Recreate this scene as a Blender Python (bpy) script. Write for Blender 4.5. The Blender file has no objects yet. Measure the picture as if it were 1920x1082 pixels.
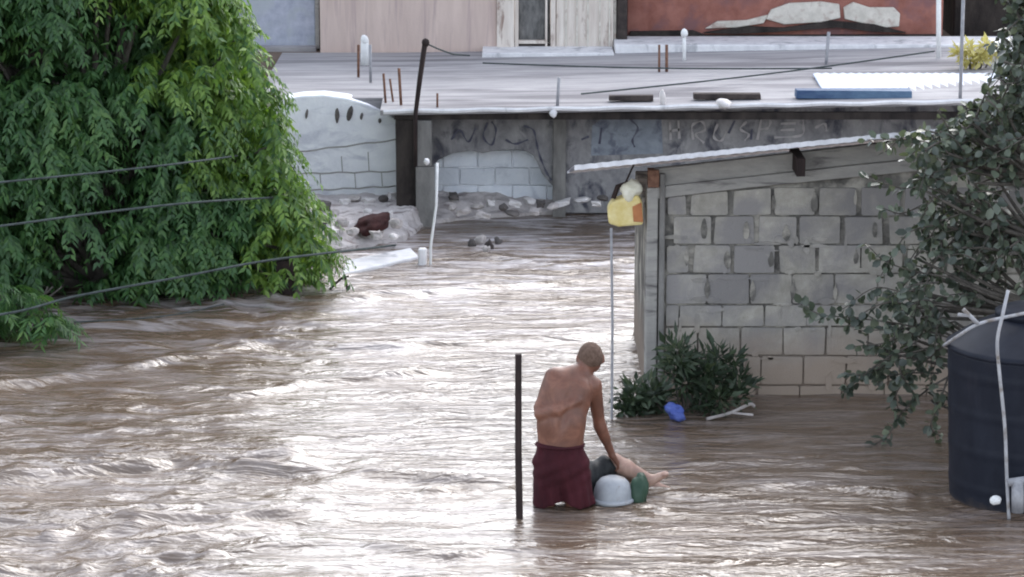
import bpy, bmesh, math, random
import numpy as np
from mathutils import Vector, noise as mnoise
R = math.radians
rng = np.random.default_rng(11)
random.seed(5)
scene = bpy.context.scene
COL = scene.collection

# ------------------------------------------------------------------ camera, world, sun, exposure
CAMH, PITCH, FPX = 5.9, R(12.0), 5300.0
cam_d = bpy.data.cameras.new('camera'); cam = bpy.data.objects.new('camera', cam_d); COL.objects.link(cam)
cam.location = (0, 0, CAMH); cam.rotation_euler = (R(90) - PITCH, 0, 0)
cam_d.sensor_width = 36; cam_d.lens = 36 * FPX / 1920; cam_d.clip_end = 2000; cam_d.clip_start = 0.5
scene.camera = cam
SUN_EL, SUN_AZ = R(36), R(20)          # azimuth measured from +Y (behind the scene) towards +X
world = bpy.data.worlds.new('World'); scene.world = world; world.use_nodes = True
wn = world.node_tree; wn.nodes.clear()
sky = wn.nodes.new('ShaderNodeTexSky'); sky.sky_type = 'NISHITA'; sky.sun_disc = False
sky.sun_elevation = SUN_EL; sky.sun_rotation = SUN_AZ; sky.dust_density = 1.4; sky.air_density = 1.0; sky.ozone_density = 1.5
hs = wn.nodes.new('ShaderNodeHueSaturation'); hs.inputs['Saturation'].default_value = 0.42
bg = wn.nodes.new('ShaderNodeBackground'); bg.inputs['Strength'].default_value = 0.15
wo = wn.nodes.new('ShaderNodeOutputWorld')
wn.links.new(sky.outputs[0], hs.inputs['Color']); wn.links.new(hs.outputs[0], bg.inputs['Color']); wn.links.new(bg.outputs[0], wo.inputs[0])
sun_d = bpy.data.lights.new('sun', 'SUN'); sun_d.energy = 0.60; sun_d.angle = R(70); sun_d.color = (1, 0.98, 0.965)
sun = bpy.data.objects.new('sun', sun_d); COL.objects.link(sun)
sdir = Vector((math.sin(SUN_AZ) * math.cos(SUN_EL), math.cos(SUN_AZ) * math.cos(SUN_EL), math.sin(SUN_EL)))
sun.rotation_euler = sdir.to_track_quat('Z', 'Y').to_euler()
scene.view_settings.view_transform = 'Standard'; scene.view_settings.look = 'None'
scene.view_settings.exposure = 1.70; scene.view_settings.gamma = 1
scene.render.engine = 'CYCLES'
scene.cycles.filter_width = 2.0

# ------------------------------------------------------------------ measuring helpers
F_ = np.array([0, math.cos(PITCH), -math.sin(PITCH)]); U_ = np.array([0, math.sin(PITCH), math.cos(PITCH)])
def pt(px, py, Y):
    """world point seen at photo pixel (px,py) that stands at distance Y"""
    d = F_ * FPX + np.array([px - 960., 0, 0]) - U_ * (py - 541.)
    t = Y / d[1]
    return np.array([d[0] * t, Y, CAMH + d[2] * t])
def xw(px, Y, py=541): return pt(px, py, Y)[0]
def zw(py, Y): return pt(960, py, Y)[2]
def ground(px, py, z=0.):
    d = F_ * FPX + np.array([px - 960., 0, 0]) - U_ * (py - 541.)
    t = (z - CAMH) / d[2]
    return np.array([d[0] * t, d[1] * t, z])

# ------------------------------------------------------------------ object helpers
def tag(o, label=None, cat=None, group=None, kind=None):
    if label: o['label'] = label
    if cat: o['category'] = cat
    if group: o['group'] = group
    if kind: o['kind'] = kind
    return o
def thing(name, loc, label, cat, group=None):
    o = bpy.data.objects.new(name, None); COL.objects.link(o); o.location = tuple(float(v) for v in loc); o.empty_display_size = .1
    return tag(o, label, cat, group)
def wloc(o):
    l = Vector((0, 0, 0))
    while o: l += o.location; o = o.parent
    return l
def link_mesh(name, verts, faces, m, parent=None, smooth=False, bev=0.0, origin=None):
    v = np.asarray(verts, dtype=float).reshape(-1, 3)
    if parent is not None: org = np.array(wloc(parent)); loc = Vector((0, 0, 0))
    else:
        org = np.array(origin) if origin is not None else np.array([(v[:, 0].min() + v[:, 0].max()) / 2, (v[:, 1].min() + v[:, 1].max()) / 2, v[:, 2].min()])
        loc = Vector(org)
    me = bpy.data.meshes.new(name); me.from_pydata((v - org).tolist(), [], faces); me.update()
    if smooth: me.polygons.foreach_set('use_smooth', [True] * len(me.polygons))
    o = bpy.data.objects.new(name, me); COL.objects.link(o); me.materials.append(m)
    if parent is not None: o.parent = parent
    else: o.location = loc
    if bev:
        b = o.modifiers.new('bevel', 'BEVEL'); b.width = bev; b.segments = 2; b.limit_method = 'ANGLE'
    return o
class MB:
    def __init__(s): s.v = []; s.f = []
    def add(s, v, f):
        n = len(s.v); s.v += [tuple(float(c) for c in p) for p in v]; s.f += [tuple(i + n for i in q) for q in f]; return s
    def box(s, a, b, jit=0):
        x0, y0, z0 = a; x1, y1, z1 = b
        v = [(x0, y0, z0), (x1, y0, z0), (x1, y1, z0), (x0, y1, z0), (x0, y0, z1), (x1, y0, z1), (x1, y1, z1), (x0, y1, z1)]
        if jit: v = [tuple(c + random.uniform(-jit, jit) for c in p) for p in v]
        return s.add(v, [(3, 2, 1, 0), (4, 5, 6, 7), (0, 1, 5, 4), (1, 2, 6, 5), (2, 3, 7, 6), (3, 0, 4, 7)])
    def prism(s, poly, y0, y1):
        """poly: list of (x,z), counter clockwise seen from the camera; front at y0"""
        n = len(poly)
        v = [(x, y0, z) for x, z in poly] + [(x, y1, z) for x, z in poly]
        return s.add(v, [tuple(range(n)), tuple(range(2 * n - 1, n - 1, -1))] + [(i, i + n, (i + 1) % n + n, (i + 1) % n) for i in range(n)])
    def tube(s, pts, r, n=8, caps=True):
        pts = [Vector(p) for p in pts]; rs = r if isinstance(r, (list, tuple)) else [r] * len(pts)
        V = []; prev = None
        for i, p in enumerate(pts):
            d = (pts[min(i + 1, len(pts) - 1)] - pts[max(i - 1, 0)]).normalized()
            if prev is None: a = d.orthogonal().normalized()
            else: a = (prev - d * prev.dot(d)).normalized()
            prev = a; b = d.cross(a)
            for k in range(n):
                t = 2 * math.pi * k / n; V.append(p + (a * math.cos(t) + b * math.sin(t)) * rs[i])
        Fc = [(i * n + k, i * n + (k + 1) % n, (i + 1) * n + (k + 1) % n, (i + 1) * n + k) for i in range(len(pts) - 1) for k in range(n)]
        if caps: Fc += [tuple(range(n - 1, -1, -1)), tuple(range((len(pts) - 1) * n, len(pts) * n))]
        return s.add(V, Fc)
    def lathe(s, c, prof, n=32):
        V = [(c[0] + r * math.cos(2 * math.pi * k / n), c[1] + r * math.sin(2 * math.pi * k / n), c[2] + z) for r, z in prof for k in range(n)]
        m = len(prof)
        Fc = [(i * n + k, i * n + (k + 1) % n, (i + 1) * n + (k + 1) % n, (i + 1) * n + k) for i in range(m - 1) for k in range(n)]
        Fc += [tuple(range(n - 1, -1, -1)), tuple(range((m - 1) * n, m * n))]
        return s.add(V, Fc)
    def build(s, name, m, parent=None, **k): return link_mesh(name, s.v, s.f, m, parent, **k)
def ppoly(pts, Y):
    """photo outline measured on the plane at distance Y"""
    out = [(pt(a, b, Y)[0], pt(a, b, Y)[2]) for a, b in pts]
    ar = sum(out[i][0] * out[(i + 1) % len(out)][1] - out[(i + 1) % len(out)][0] * out[i][1] for i in range(len(out)))
    return out if ar > 0 else out[::-1]
def bez(pts, n=8):
    pts = [np.array(p, float) for p in pts]; out = []
    P = [2 * pts[0] - pts[1]] + pts + [2 * pts[-1] - pts[-2]]
    for i in range(1, len(P) - 2):
        for k in range(n):
            t = k / n
            out.append(.5 * (2 * P[i] + (P[i + 1] - P[i - 1]) * t + (2 * P[i - 1] - 5 * P[i] + 4 * P[i + 1] - P[i + 2]) * t * t + (3 * P[i] - P[i - 1] - 3 * P[i + 1] + P[i + 2]) * t ** 3))
    out.append(pts[-1]); return out
def rock(c, size, seed, sub=2, rough=.28, blocky=False):
    bm = bmesh.new()
    if blocky:
        bmesh.ops.create_cube(bm, size=1.5); bmesh.ops.subdivide_edges(bm, edges=bm.edges[:], cuts=2, use_grid_fill=True)
    else: bmesh.ops.create_icosphere(bm, subdivisions=sub, radius=1)
    rz = (seed * 37 % 100) / 100 * 6.28; tl = math.sin(seed * 3.1) * .25
    V = []
    for v in bm.verts:
        n = mnoise.noise(v.co * .9 + Vector((seed * 3.7, seed, 1))) + .5 * mnoise.noise(v.co * 2.4 + Vector((seed, 4, seed)))
        p = v.co * (1 + rough * n * 1.6)
        p = Vector((p.x * size[0], p.y * size[1], p.z * size[2]))
        x, y, z = p; x, z = x * math.cos(tl) - z * math.sin(tl), x * math.sin(tl) + z * math.cos(tl)
        x, y = x * math.cos(rz) - y * math.sin(rz), x * math.sin(rz) + y * math.cos(rz)
        V.append((c[0] + x, c[1] + y, c[2] + z))
    Fc = [tuple(v.index for v in f.verts) for f in bm.faces]; bm.free()
    return V, Fc

# ------------------------------------------------------------------ materials
def new_mat(name):
    m = bpy.data.materials.new(name); m.use_nodes = True; nt = m.node_tree
    return m, nt, nt.nodes['Principled BSDF']
def ramp(nt, fac, stops):
    r = nt.nodes.new('ShaderNodeValToRGB'); e = r.color_ramp.elements
    while len(e) > 1: e.remove(e[-1])
    e[0].position = stops[0][0]; e[0].color = (*stops[0][1], 1)
    for p, c in stops[1:]:
        q = e.new(p); q.color = (*c, 1)
    nt.links.new(fac, r.inputs[0]); return r.outputs[0]
def noise_tex(nt, scale, detail=6, rough=.6, stretch=(1, 1, 1), coord='Object', dist=0):
    tc = nt.nodes.new('ShaderNodeTexCoord'); mp = nt.nodes.new('ShaderNodeMapping'); mp.inputs['Scale'].default_value = stretch
    n = nt.nodes.new('ShaderNodeTexNoise'); n.inputs['Scale'].default_value = scale; n.inputs['Detail'].default_value = detail
    n.inputs['Roughness'].default_value = rough; n.inputs['Distortion'].default_value = dist
    nt.links.new(tc.outputs[coord], mp.inputs[0]); nt.links.new(mp.outputs[0], n.inputs['Vector']); return n.outputs[0]
def mix(nt, fac, a, b, mode='MIX'):
    x = nt.nodes.new('ShaderNodeMix'); x.data_type = 'RGBA'; x.blend_type = mode
    for s, v in ((x.inputs[0], fac), (x.inputs[6], a), (x.inputs[7], b)):
        if isinstance(v, (int, float)): s.default_value = v
        elif isinstance(v, tuple): s.default_value = (*v, 1)
        else: nt.links.new(v, s)
    return x.outputs[2]
def bump(nt, bs, h, strength=.4, dist=.01):
    b = nt.nodes.new('ShaderNodeBump'); b.inputs['Strength'].default_value = strength; b.inputs['Distance'].default_value = dist
    nt.links.new(h, b.inputs['Height']); nt.links.new(b.outputs[0], bs.inputs['Normal'])
def surf(name, c1, c2, scale=4, stretch=(1, 1, 1), rough=.9, c3=None, scale3=1.5, stretch3=(1, 1, 1), thr=.55, bscale=40, bstr=.4, bdist=.008, metal=0, island=0, spec=.3):
    m, nt, bs = new_mat(name)
    col = ramp(nt, noise_tex(nt, scale, 8, .65, stretch), [(.34, c1), (.66, c2)])
    if c3 is not None:
        f = ramp(nt, noise_tex(nt, scale3, 6, .6, stretch3, dist=.4), [(thr - .06, (0, 0, 0)), (thr + .08, (1, 1, 1))])
        col = mix(nt, f, col, c3)
    if island:
        g = nt.nodes.new('ShaderNodeNewGeometry')
        v = ramp(nt, g.outputs['Random Per Island'], [(0, (1 - island,) * 3), (1, (1, 1, 1))])
        col = mix(nt, 1.0, col, v, 'MULTIPLY')
    nt.links.new(col, bs.inputs['Base Color'])
    bs.inputs['Roughness'].default_value = rough; bs.inputs['Metallic'].default_value = metal; bs.inputs['Specular IOR Level'].default_value = spec
    bump(nt, bs, noise_tex(nt, bscale, 5, .7), bstr, bdist)
    return m
def mud_line(m, z0, soft, colour):
    nt = m.node_tree; bs = nt.nodes['Principled BSDF']; src = bs.inputs['Base Color'].links[0].from_socket
    g = nt.nodes.new('ShaderNodeNewGeometry'); sp = nt.nodes.new('ShaderNodeSeparateXYZ'); nt.links.new(g.outputs['Position'], sp.inputs[0])
    a = nt.nodes.new('ShaderNodeMath'); a.operation = 'MULTIPLY_ADD'; a.inputs[1].default_value = -.9
    nt.links.new(noise_tex(nt, 1.6, 6, .65, (.6, 1, 1.4)), a.inputs[0]); nt.links.new(sp.outputs[2], a.inputs[2])
    f = ramp(nt, a.outputs[0], [(0, (1, 1, 1)), (1, (0, 0, 0))]); r_ = f.node.color_ramp.elements
    b = nt.nodes.new('ShaderNodeMapRange'); b.inputs['From Min'].default_value = z0 - .45 - soft; b.inputs['From Max'].default_value = z0 - .45 + soft
    nt.links.new(a.outputs[0], b.inputs[0]); nt.links.new(b.outputs[0], f.node.inputs[0])
    nt.links.new(mix(nt, f, src, colour), bs.inputs['Base Color'])
def leaf_mat(name, stops, trans=.35, nscale=1.1, rough=.45, spec=.5):
    m, nt, bs = new_mat(name)
    g = nt.nodes.new('ShaderNodeNewGeometry')
    a = nt.nodes.new('ShaderNodeMath'); a.operation = 'MULTIPLY_ADD'; a.inputs[1].default_value = .38; a.inputs[2].default_value = 0
    nt.links.new(g.outputs['Random Per Island'], a.inputs[0])
    b = nt.nodes.new('ShaderNodeMath'); b.operation = 'MULTIPLY_ADD'; b.inputs[1].default_value = .62
    nt.links.new(noise_tex(nt, nscale, 3, .6), b.inputs[0]); nt.links.new(a.outputs[0], b.inputs[2])
    col = ramp(nt, b.outputs[0], stops)
    nt.links.new(col, bs.inputs['Base Color']); bs.inputs['Roughness'].default_value = rough; bs.inputs['Specular IOR Level'].default_value = spec
    tr = nt.nodes.new('ShaderNodeBsdfTranslucent'); ms = nt.nodes.new('ShaderNodeMixShader'); ms.inputs[0].default_value = trans
    tc = mix(nt, 1.0, col, (1.0, 1.0, .55), 'MULTIPLY'); nt.links.new(tc, tr.inputs[0])
    nt.links.new(bs.outputs[0], ms.inputs[1]); nt.links.new(tr.outputs[0], ms.inputs[2]); nt.links.new(ms.outputs[0], nt.nodes['Material Output'].inputs[0])
    return m
M = {}
M['roof'] = surf('roof_concrete', (.28, .27, .28), (.42, .405, .41), 2.2, (.4, 2.2, 1), c3=(.19, .18, .19), scale3=1.1, stretch3=(.28, 2.2, 1), thr=.55, bscale=9, bstr=.5, bdist=.03)
M['white_concrete'] = surf('white_concrete', (.62, .61, .63), (.80, .79, .80), 6, (1, 1, 1), c3=(.36, .36, .38), scale3=4, stretch3=(1, 1, .4), thr=.62)
M['white_wash'] = surf('whitewashed_masonry', (.78, .79, .83), (.89, .90, .92), 5, (1, 1, 1), c3=(.62, .63, .69), scale3=2.6, stretch3=(1, 1, 2.2), thr=.60, bscale=16, bstr=.7, bdist=.02)
M['blue_block'] = surf('bluish_block', (.74, .78, .84), (.86, .89, .93), 5, c3=(.50, .53, .60), scale3=3, thr=.64, bscale=20, bstr=.6, bdist=.015, island=.25)
M['fascia'] = surf('stained_dark_render', (.18, .175, .185), (.36, .35, .35), 4, (1, 1, .7), c3=(.075, .075, .095), scale3=4.0, stretch3=(1.1, 1, .7), thr=.57, bscale=14, bstr=.8, bdist=.02)
M['pillar'] = surf('weathered_pillar', (.13, .125, .12), (.24, .23, .22), 5, (1.5, 1, .5), bscale=20, bstr=.7, bdist=.015)
M['dark_pier'] = surf('near_black_brown', (.016, .013, .013), (.055, .045, .04), 6, (1, 1, .4), bscale=20, bstr=.8, bdist=.02)
M['block'] = surf('hollow_block', (.33, .31, .27), (.47, .44, .395), 9, c3=(.28, .265, .26), scale3=1.5, thr=.50, bscale=55, bstr=.8, bdist=.008, island=.22)
M['mortar'] = surf('dark_mortar', (.08, .075, .07), (.18, .17, .155), 5, c3=(.37, .345, .305), scale3=3.2, thr=.52, bscale=30, bstr=.8, bdist=.01)
M['beam'] = surf('cast_beam_concrete', (.26, .25, .24), (.37, .355, .33), 4, (.6, 1, 2.2), c3=(.13, .12, .12), scale3=4, stretch3=(.5, 1, 2.5), thr=.6, bscale=25, bstr=.6)
M['sheet'] = surf('pale_zinc_sheet', (.62, .62, .66), (.82, .82, .86), 3, (3, .5, 1), rough=.55, metal=.0, c3=(.42, .40, .40), scale3=4, thr=.64, bscale=12, bstr=.2)
M['grey_house'] = surf('grey_render', (.32, .34, .42), (.47, .49, .57), 7, c3=(.40, .43, .46), scale3=2.5, thr=.55, bscale=30)
M['pink_house'] = surf('faded_pink_render', (.52, .41, .37), (.62, .50, .45), 3, (2.0, 1, .3), c3=(.46, .36, .34), scale3=4, stretch3=(3, 1, .2), thr=.60, bscale=30)
M['red_house'] = surf('brick_red_paint', (.22, .085, .065), (.34, .15, .12), 4, (1, 1, 1), c3=(.20, .10, .10), scale3=2.4, thr=.56, bscale=20)
M['plaster'] = surf('bare_plaster_patch', (.48, .45, .40), (.66, .62, .56), 6, c3=(.40, .32, .28), scale3=7, thr=.60, bscale=20, bstr=.8)
M['cream'] = surf('cream_timber', (.56, .49, .44), (.74, .68, .62), 4, (3, 1, .35), c3=(.28, .20, .17), scale3=5, stretch3=(1.5, 1, .5), thr=.63)
M['grille'] = surf('dull_grey_screen', (.10, .10, .10), (.24, .235, .23), 9, (1.5, 1, .6), bscale=25, bstr=.8, bdist=.02)
M['dark'] = surf('dark_brown_tone', (.025, .02, .02), (.07, .055, .05), 8, bscale=30)
M['black_wood'] = surf('wet_black_post', (.018, .013, .013), (.045, .03, .028), 9, (2, 2, .5), bscale=40)
M['white_paint'] = surf('chipped_white_paint', (.66, .66, .66), (.84, .84, .84), 8, c3=(.42, .38, .36), scale3=9, thr=.66)
M['rust'] = surf('rusty_iron', (.10, .05, .035), (.24, .13, .09), 20, bscale=60)
M['grey_metal'] = surf('grey_galvanised', (.22, .22, .24), (.38, .38, .40), 12, rough=.5)
M['wire'] = surf('weathered_cable', (.045, .055, .055), (.085, .10, .10), 8, rough=.9, spec=.05)
M['bark'] = surf('grey_bark', (.05, .045, .04), (.13, .115, .10), 9, (1, 1, .3), bscale=25, bstr=.9, bdist=.02)
M['stone'] = surf('rubble_stone', (.30, .27, .26), (.58, .53, .51), 7, c3=(.16, .13, .13), scale3=5, thr=.6, bscale=14, bstr=.9, bdist=.02)
M['stone_white'] = surf('pale_rubble', (.52, .49, .48), (.76, .72, .71), 7, c3=(.28, .25, .24), scale3=6, thr=.62, bscale=14, bstr=.9, bdist=.02)
M['stone_dark'] = surf('dark_rubble', (.06, .055, .055), (.16, .14, .13), 7, bscale=14, bstr=.9, bdist=.02)
M['maroon'] = surf('maroon_cloth_heap', (.035, .012, .012), (.075, .028, .025), 9, bscale=14, bstr=.9, bdist=.02)
M['bank'] = surf('muddy_bank', (.42, .38, .37), (.66, .61, .60), 4, (.5, 1.5, 1), c3=(.22, .18, .17), scale3=6, stretch3=(.6, 1.4, 1), thr=.60, bscale=10, bstr=1, bdist=.04)
M['mud'] = surf('brown_mud', (.12, .085, .065), (.2, .15, .12), 2, bscale=8)
M['yellow'] = surf('pale_yellow_plastic', (.66, .52, .18), (.80, .70, .38), 7, rough=.5, bscale=12, bstr=.6, bdist=.02)
M['cream_plastic'] = surf('off_white_plastic', (.72, .70, .55), (.84, .82, .72), 7, rough=.45, bscale=12, bstr=.6, bdist=.02)
M['orange'] = surf('rust_orange_plastic', (.35, .12, .05), (.48, .20, .08), 7, rough=.5)
M['blue_tarp'] = surf('navy_tarpaulin', (.03, .06, .14), (.10, .17, .26), 5, (.4, 1, 1), rough=.6)
M['pale_blue'] = surf('pale_blue_sheet', (.55, .62, .76), (.68, .74, .86), 2, (.6, 1, 1), rough=.5)
M['blue_bag'] = surf('blue_plastic', (.04, .07, .30), (.12, .17, .48), 14, rough=.4, bscale=30, bstr=1, bdist=.02)
M['tank'] = surf('black_polythene', (.010, .012, .020), (.018, .021, .032), 5, (1, 1, .5), rough=.5, spec=.18, c3=(.03, .03, .04), scale3=3, stretch3=(1, 1, .3), thr=.63, bscale=6, bstr=.12, bdist=.01)
M['white_plastic'] = surf('white_tub_plastic', (.27, .285, .31), (.40, .415, .44), 6, rough=.5, c3=(.24, .20, .17), scale3=9, thr=.60, bscale=8, bstr=.2)
M['grey_pvc'] = surf('dull_grey_pipe', (.30, .30, .32), (.44, .44, .46), 6, rough=.5, c3=(.20, .17, .15), scale3=7, thr=.58)
M['green_plastic'] = surf('bottle_green_plastic', (.02, .05, .03), (.05, .09, .06), 6, rough=.4)
M['blue_paint'] = surf('faded_blue_paint', (.20, .22, .26), (.28, .31, .35), 8, c3=(.13, .14, .18), scale3=7, thr=.58)
M['pale_paint'] = surf('faded_white_paint', (.34, .32, .32), (.48, .45, .45), 14)
M['ink_paint'] = surf('dark_ink_paint', (.06, .06, .09), (.14, .14, .18), 9)
M['hair'] = surf('cropped_grey_hair', (.085, .050, .036), (.16, .105, .08), 40, bscale=160, bstr=.9, bdist=.004)
M['cloth_maroon'] = surf('maroon_cotton', (.034, .006, .010), (.062, .011, .017), 5, (1, 1, .5), bscale=12, bstr=.5, bdist=.02)
M['cloth_black'] = surf('wet_black_cotton', (.010, .011, .012), (.028, .030, .032), 8, rough=.6, bscale=14, bstr=.6, bdist=.015)
def skin(name, a, b):
    m, nt, bs = new_mat(name)
    col = ramp(nt, noise_tex(nt, 6, 7, .68, dist=.5), [(.34, tuple(q * .68 for q in a)), (.5, a), (.68, b)])
    nt.links.new(col, bs.inputs['Base Color']); bs.inputs['Roughness'].default_value = .48
    bs.inputs['Subsurface Weight'].default_value = .08; bs.inputs['Subsurface Radius'].default_value = (.02, .008, .004)
    bump(nt, bs, noise_tex(nt, 60, 4, .6), .2, .004); return m
M['skin'] = skin('tanned_skin', (.165, .068, .043), (.265, .118, .076))
M['skin_pale'] = skin('pale_wet_skin', (.36, .22, .17), (.50, .34, .27))
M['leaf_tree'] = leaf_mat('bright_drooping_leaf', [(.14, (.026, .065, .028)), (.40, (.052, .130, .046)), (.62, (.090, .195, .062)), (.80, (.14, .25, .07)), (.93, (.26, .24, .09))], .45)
M['leaf_sunlit'] = leaf_mat('sunlit_drooping_leaf', [(.18, (.05, .11, .025)), (.45, (.115, .22, .04)), (.70, (.21, .34, .07)), (.88, (.34, .45, .13))], .45)
M['leaf_small'] = leaf_mat('small_dark_leaf', [(.15, (.03, .038, .032)), (.48, (.065, .085, .065)), (.70, (.15, .18, .13)), (.88, (.34, .38, .28))], .32, 2.5, rough=.35, spec=.7)
M['leaf_bush'] = leaf_mat('bush_leaf', [(.2, (.022, .035, .022)), (.6, (.05, .078, .042)), (.9, (.17, .19, .12))], .3, 3)
M['leaf_far'] = leaf_mat('far_leaf', [(.2, (.04, .065, .045)), (.6, (.09, .13, .085)), (.9, (.18, .23, .15))], .3, 2)
M['leaf_yellow'] = leaf_mat('yellowing_leaf', [(.2, (.42, .36, .10)), (.6, (.62, .56, .22)), (.9, (.75, .70, .40))], .3, 4)

mud_line(M['tank'], -.02, .08, (.07, .055, .045)); mud_line(M['block'], .42, .22, (.34, .275, .225)); mud_line(M['mortar'], .45, .25, (.24, .19, .155))
# ------------------------------------------------------------------ ground and flood water
def sheet(name, xs, ys, Z, m, kind='structure'):
    nx, ny = len(xs), len(ys)
    X, Y = np.meshgrid(xs, ys)
    v = np.stack([X.ravel(), Y.ravel(), Z.ravel()], 1)
    i = np.arange(nx * ny).reshape(ny, nx)
    f = np.stack([i[:-1, :-1].ravel(), i[:-1, 1:].ravel(), i[1:, 1:].ravel(), i[1:, :-1].ravel()], 1)
    me = bpy.data.meshes.new(name); me.vertices.add(len(v)); me.vertices.foreach_set('co', v.ravel())
    me.loops.add(f.size); me.loops.foreach_set('vertex_index', f.ravel().astype(np.int32))
    me.polygons.add(len(f)); me.polygons.foreach_set('loop_start', (np.arange(len(f)) * 4).astype(np.int32))
    me.update(calc_edges=True); me.validate(); me.polygons.foreach_set('use_smooth', [True] * len(f))
    o = bpy.data.objects.new(name, me); COL.objects.link(o); me.materials.append(m); o['kind'] = kind; return o
def far(a, b, step, ext, n=14):
    mid = np.arange(a, b + 1e-6, step)
    g = np.geomspace(step, ext, n)
    return np.concatenate([(a - np.cumsum(g))[::-1], mid, b + np.cumsum(g)])
xs = far(-9, 9, .5, 300); ys = far(10, 45, .25, 300)
X, Y = np.meshgrid(xs, ys)
Z = np.interp(Y, [0, 31.6, 32.3, 33.0, 34.6, 36, 60, 900], [-1.1, -1.1, .10, .18, .9, 1.33, 1.5, 9])
sheet('ground', xs, ys, Z, M['mud'])

def vnoise(x, y, seed):
    """smooth lattice noise in [-1,1]"""
    r = np.random.default_rng(seed); T = r.uniform(-1, 1, (256, 256))
    xi = np.floor(x).astype(int); yi = np.floor(y).astype(int); fx = x - xi; fy = y - yi
    fx = fx ** 3 * (fx * (fx * 6 - 15) + 10); fy = fy ** 3 * (fy * (fy * 6 - 15) + 10)
    g = lambda a, b: T[a % 256, b % 256]
    return (g(xi, yi) * (1 - fx) + g(xi + 1, yi) * fx) * (1 - fy) + (g(xi, yi + 1) * (1 - fx) + g(xi + 1, yi + 1) * fx) * fy
def seg_dist(X, Y, pts):
    D = np.full(X.shape, 1e9); S = np.zeros(X.shape)
    for a, b in zip(pts[:-1], pts[1:]):
        dx, dy = b[0] - a[0], b[1] - a[1]; t = np.clip(((X - a[0]) * dx + (Y - a[1]) * dy) / (dx * dx + dy * dy), 0, 1)
        ex, ey = X - a[0] - t * dx, Y - a[1] - t * dy; d = np.hypot(ex, ey); k = d < D
        D[k] = d[k]; S[k] = np.sign(ey)[k]
    return D * S
def water_height(X, Y):
    A = R(10)                                                     # the current runs slightly away to the right
    u = X * math.cos(A) + Y * math.sin(A); v = -X * math.sin(A) + Y * math.cos(A)
    wu = u + .35 * vnoise(u * .7, v * .9, 1); wv = v + .30 * vnoise(u * .6, v * .8, 2)
    h = np.zeros(X.shape)
    for k, (su, sv, amp) in enumerate([(.35, .9, .034), (.8, 2.0, .030), (1.7, 4.0, .021), (3.6, 7.5, .012), (7.5, 13, .0055)]):
        n = vnoise(wu * su + 7 * k, wv * sv + 3 * k, 20 + k)
        h += amp * (1 - 2 * np.abs(n)) if k in (1, 2) else amp * n   # ridged crests in the middle sizes
    turb = np.clip(.5 + 1.0 * vnoise(X * .32 + 3, Y * .30, 77), .25, 1.2)
    h *= turb
    for line, amp, wd in CRESTS:
        pts = [ground(a, b)[:2] for a, b in line]
        d = seg_dist(X, Y, pts); h += amp * np.exp(-(d / wd) ** 2) * (.7 + .5 * vnoise(X * 2.2, Y * .3, 5))
    for (cx, cy, r0, amp) in RINGS:
        d = np.hypot(X - cx, (Y - cy)) - r0; h += amp * np.cos(d * 34 + 1.5 * vnoise(X * 3, Y * 3, 8)) * np.exp(-np.maximum(d, 0) / .28) * (d > -.05) * (.6 + .6 * vnoise(X * 2, Y * 2, 9))
    return h
_m = ground(1052, 955); _t = ground(1921, 926); _p = ground(974, 972); _b = ground(1170, 945)
RINGS = [(_m[0], 20.0, .22, .010), (_t[0], _t[1], .56, .010), (_p[0], _p[1], .04, .008), (_b[0] + .1, _b[1] + .2, .25, .009)]
CRESTS = [([(-120, 745), (250, 695), (480, 655), (760, 652), (1180, 628)], .060, .085),
          ([(-60, 905), (200, 885), (330, 868), (450, 880), (600, 882), (780, 898), (960, 912)], .070, .065),
          ([(190, 850), (320, 846), (400, 858), (560, 852)], .045, .05), ([(90, 1000), (200, 975), (420, 978), (640, 960)], .060, .06),
          ([(-60, 1062), (150, 1060), (300, 1044), (420, 1048)], .055, .055), ([(350, 752), (460, 745), (560, 722)], .040, .06),
          ([(540, 720), (700, 708), (860, 694)], .045, .06), ([(800, 925), (870, 918), (950, 920)], .045, .045),
          ([(640, 560), (800, 550), (1000, 535), (1200, 520)], .050, .08), ([(900, 480), (1050, 500), (1200, 488)], .035, .07),
          ([(1180, 920), (1330, 930), (1500, 905), (1700, 930)], .045, .055), ([(1240, 960), (1400, 975), (1560, 962)], .035, .05),
          ([(700, 1030), (860, 1046), (1010, 1030)], .035, .05), ([(1300, 870), (1450, 862), (1600, 880)], .025, .05)]
xs = far(-6.0, 6.0, .032, 120, 16); ys = far(17.6, 33.0, .035, 60, 16)
ys = ys[(ys < 60)]
X, Y = np.meshgrid(xs, ys)
Z = water_height(X, Y); Z = Z * np.clip(1.6 - np.maximum(np.abs(X) - 6, 0) * .2, .3, 1)
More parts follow.
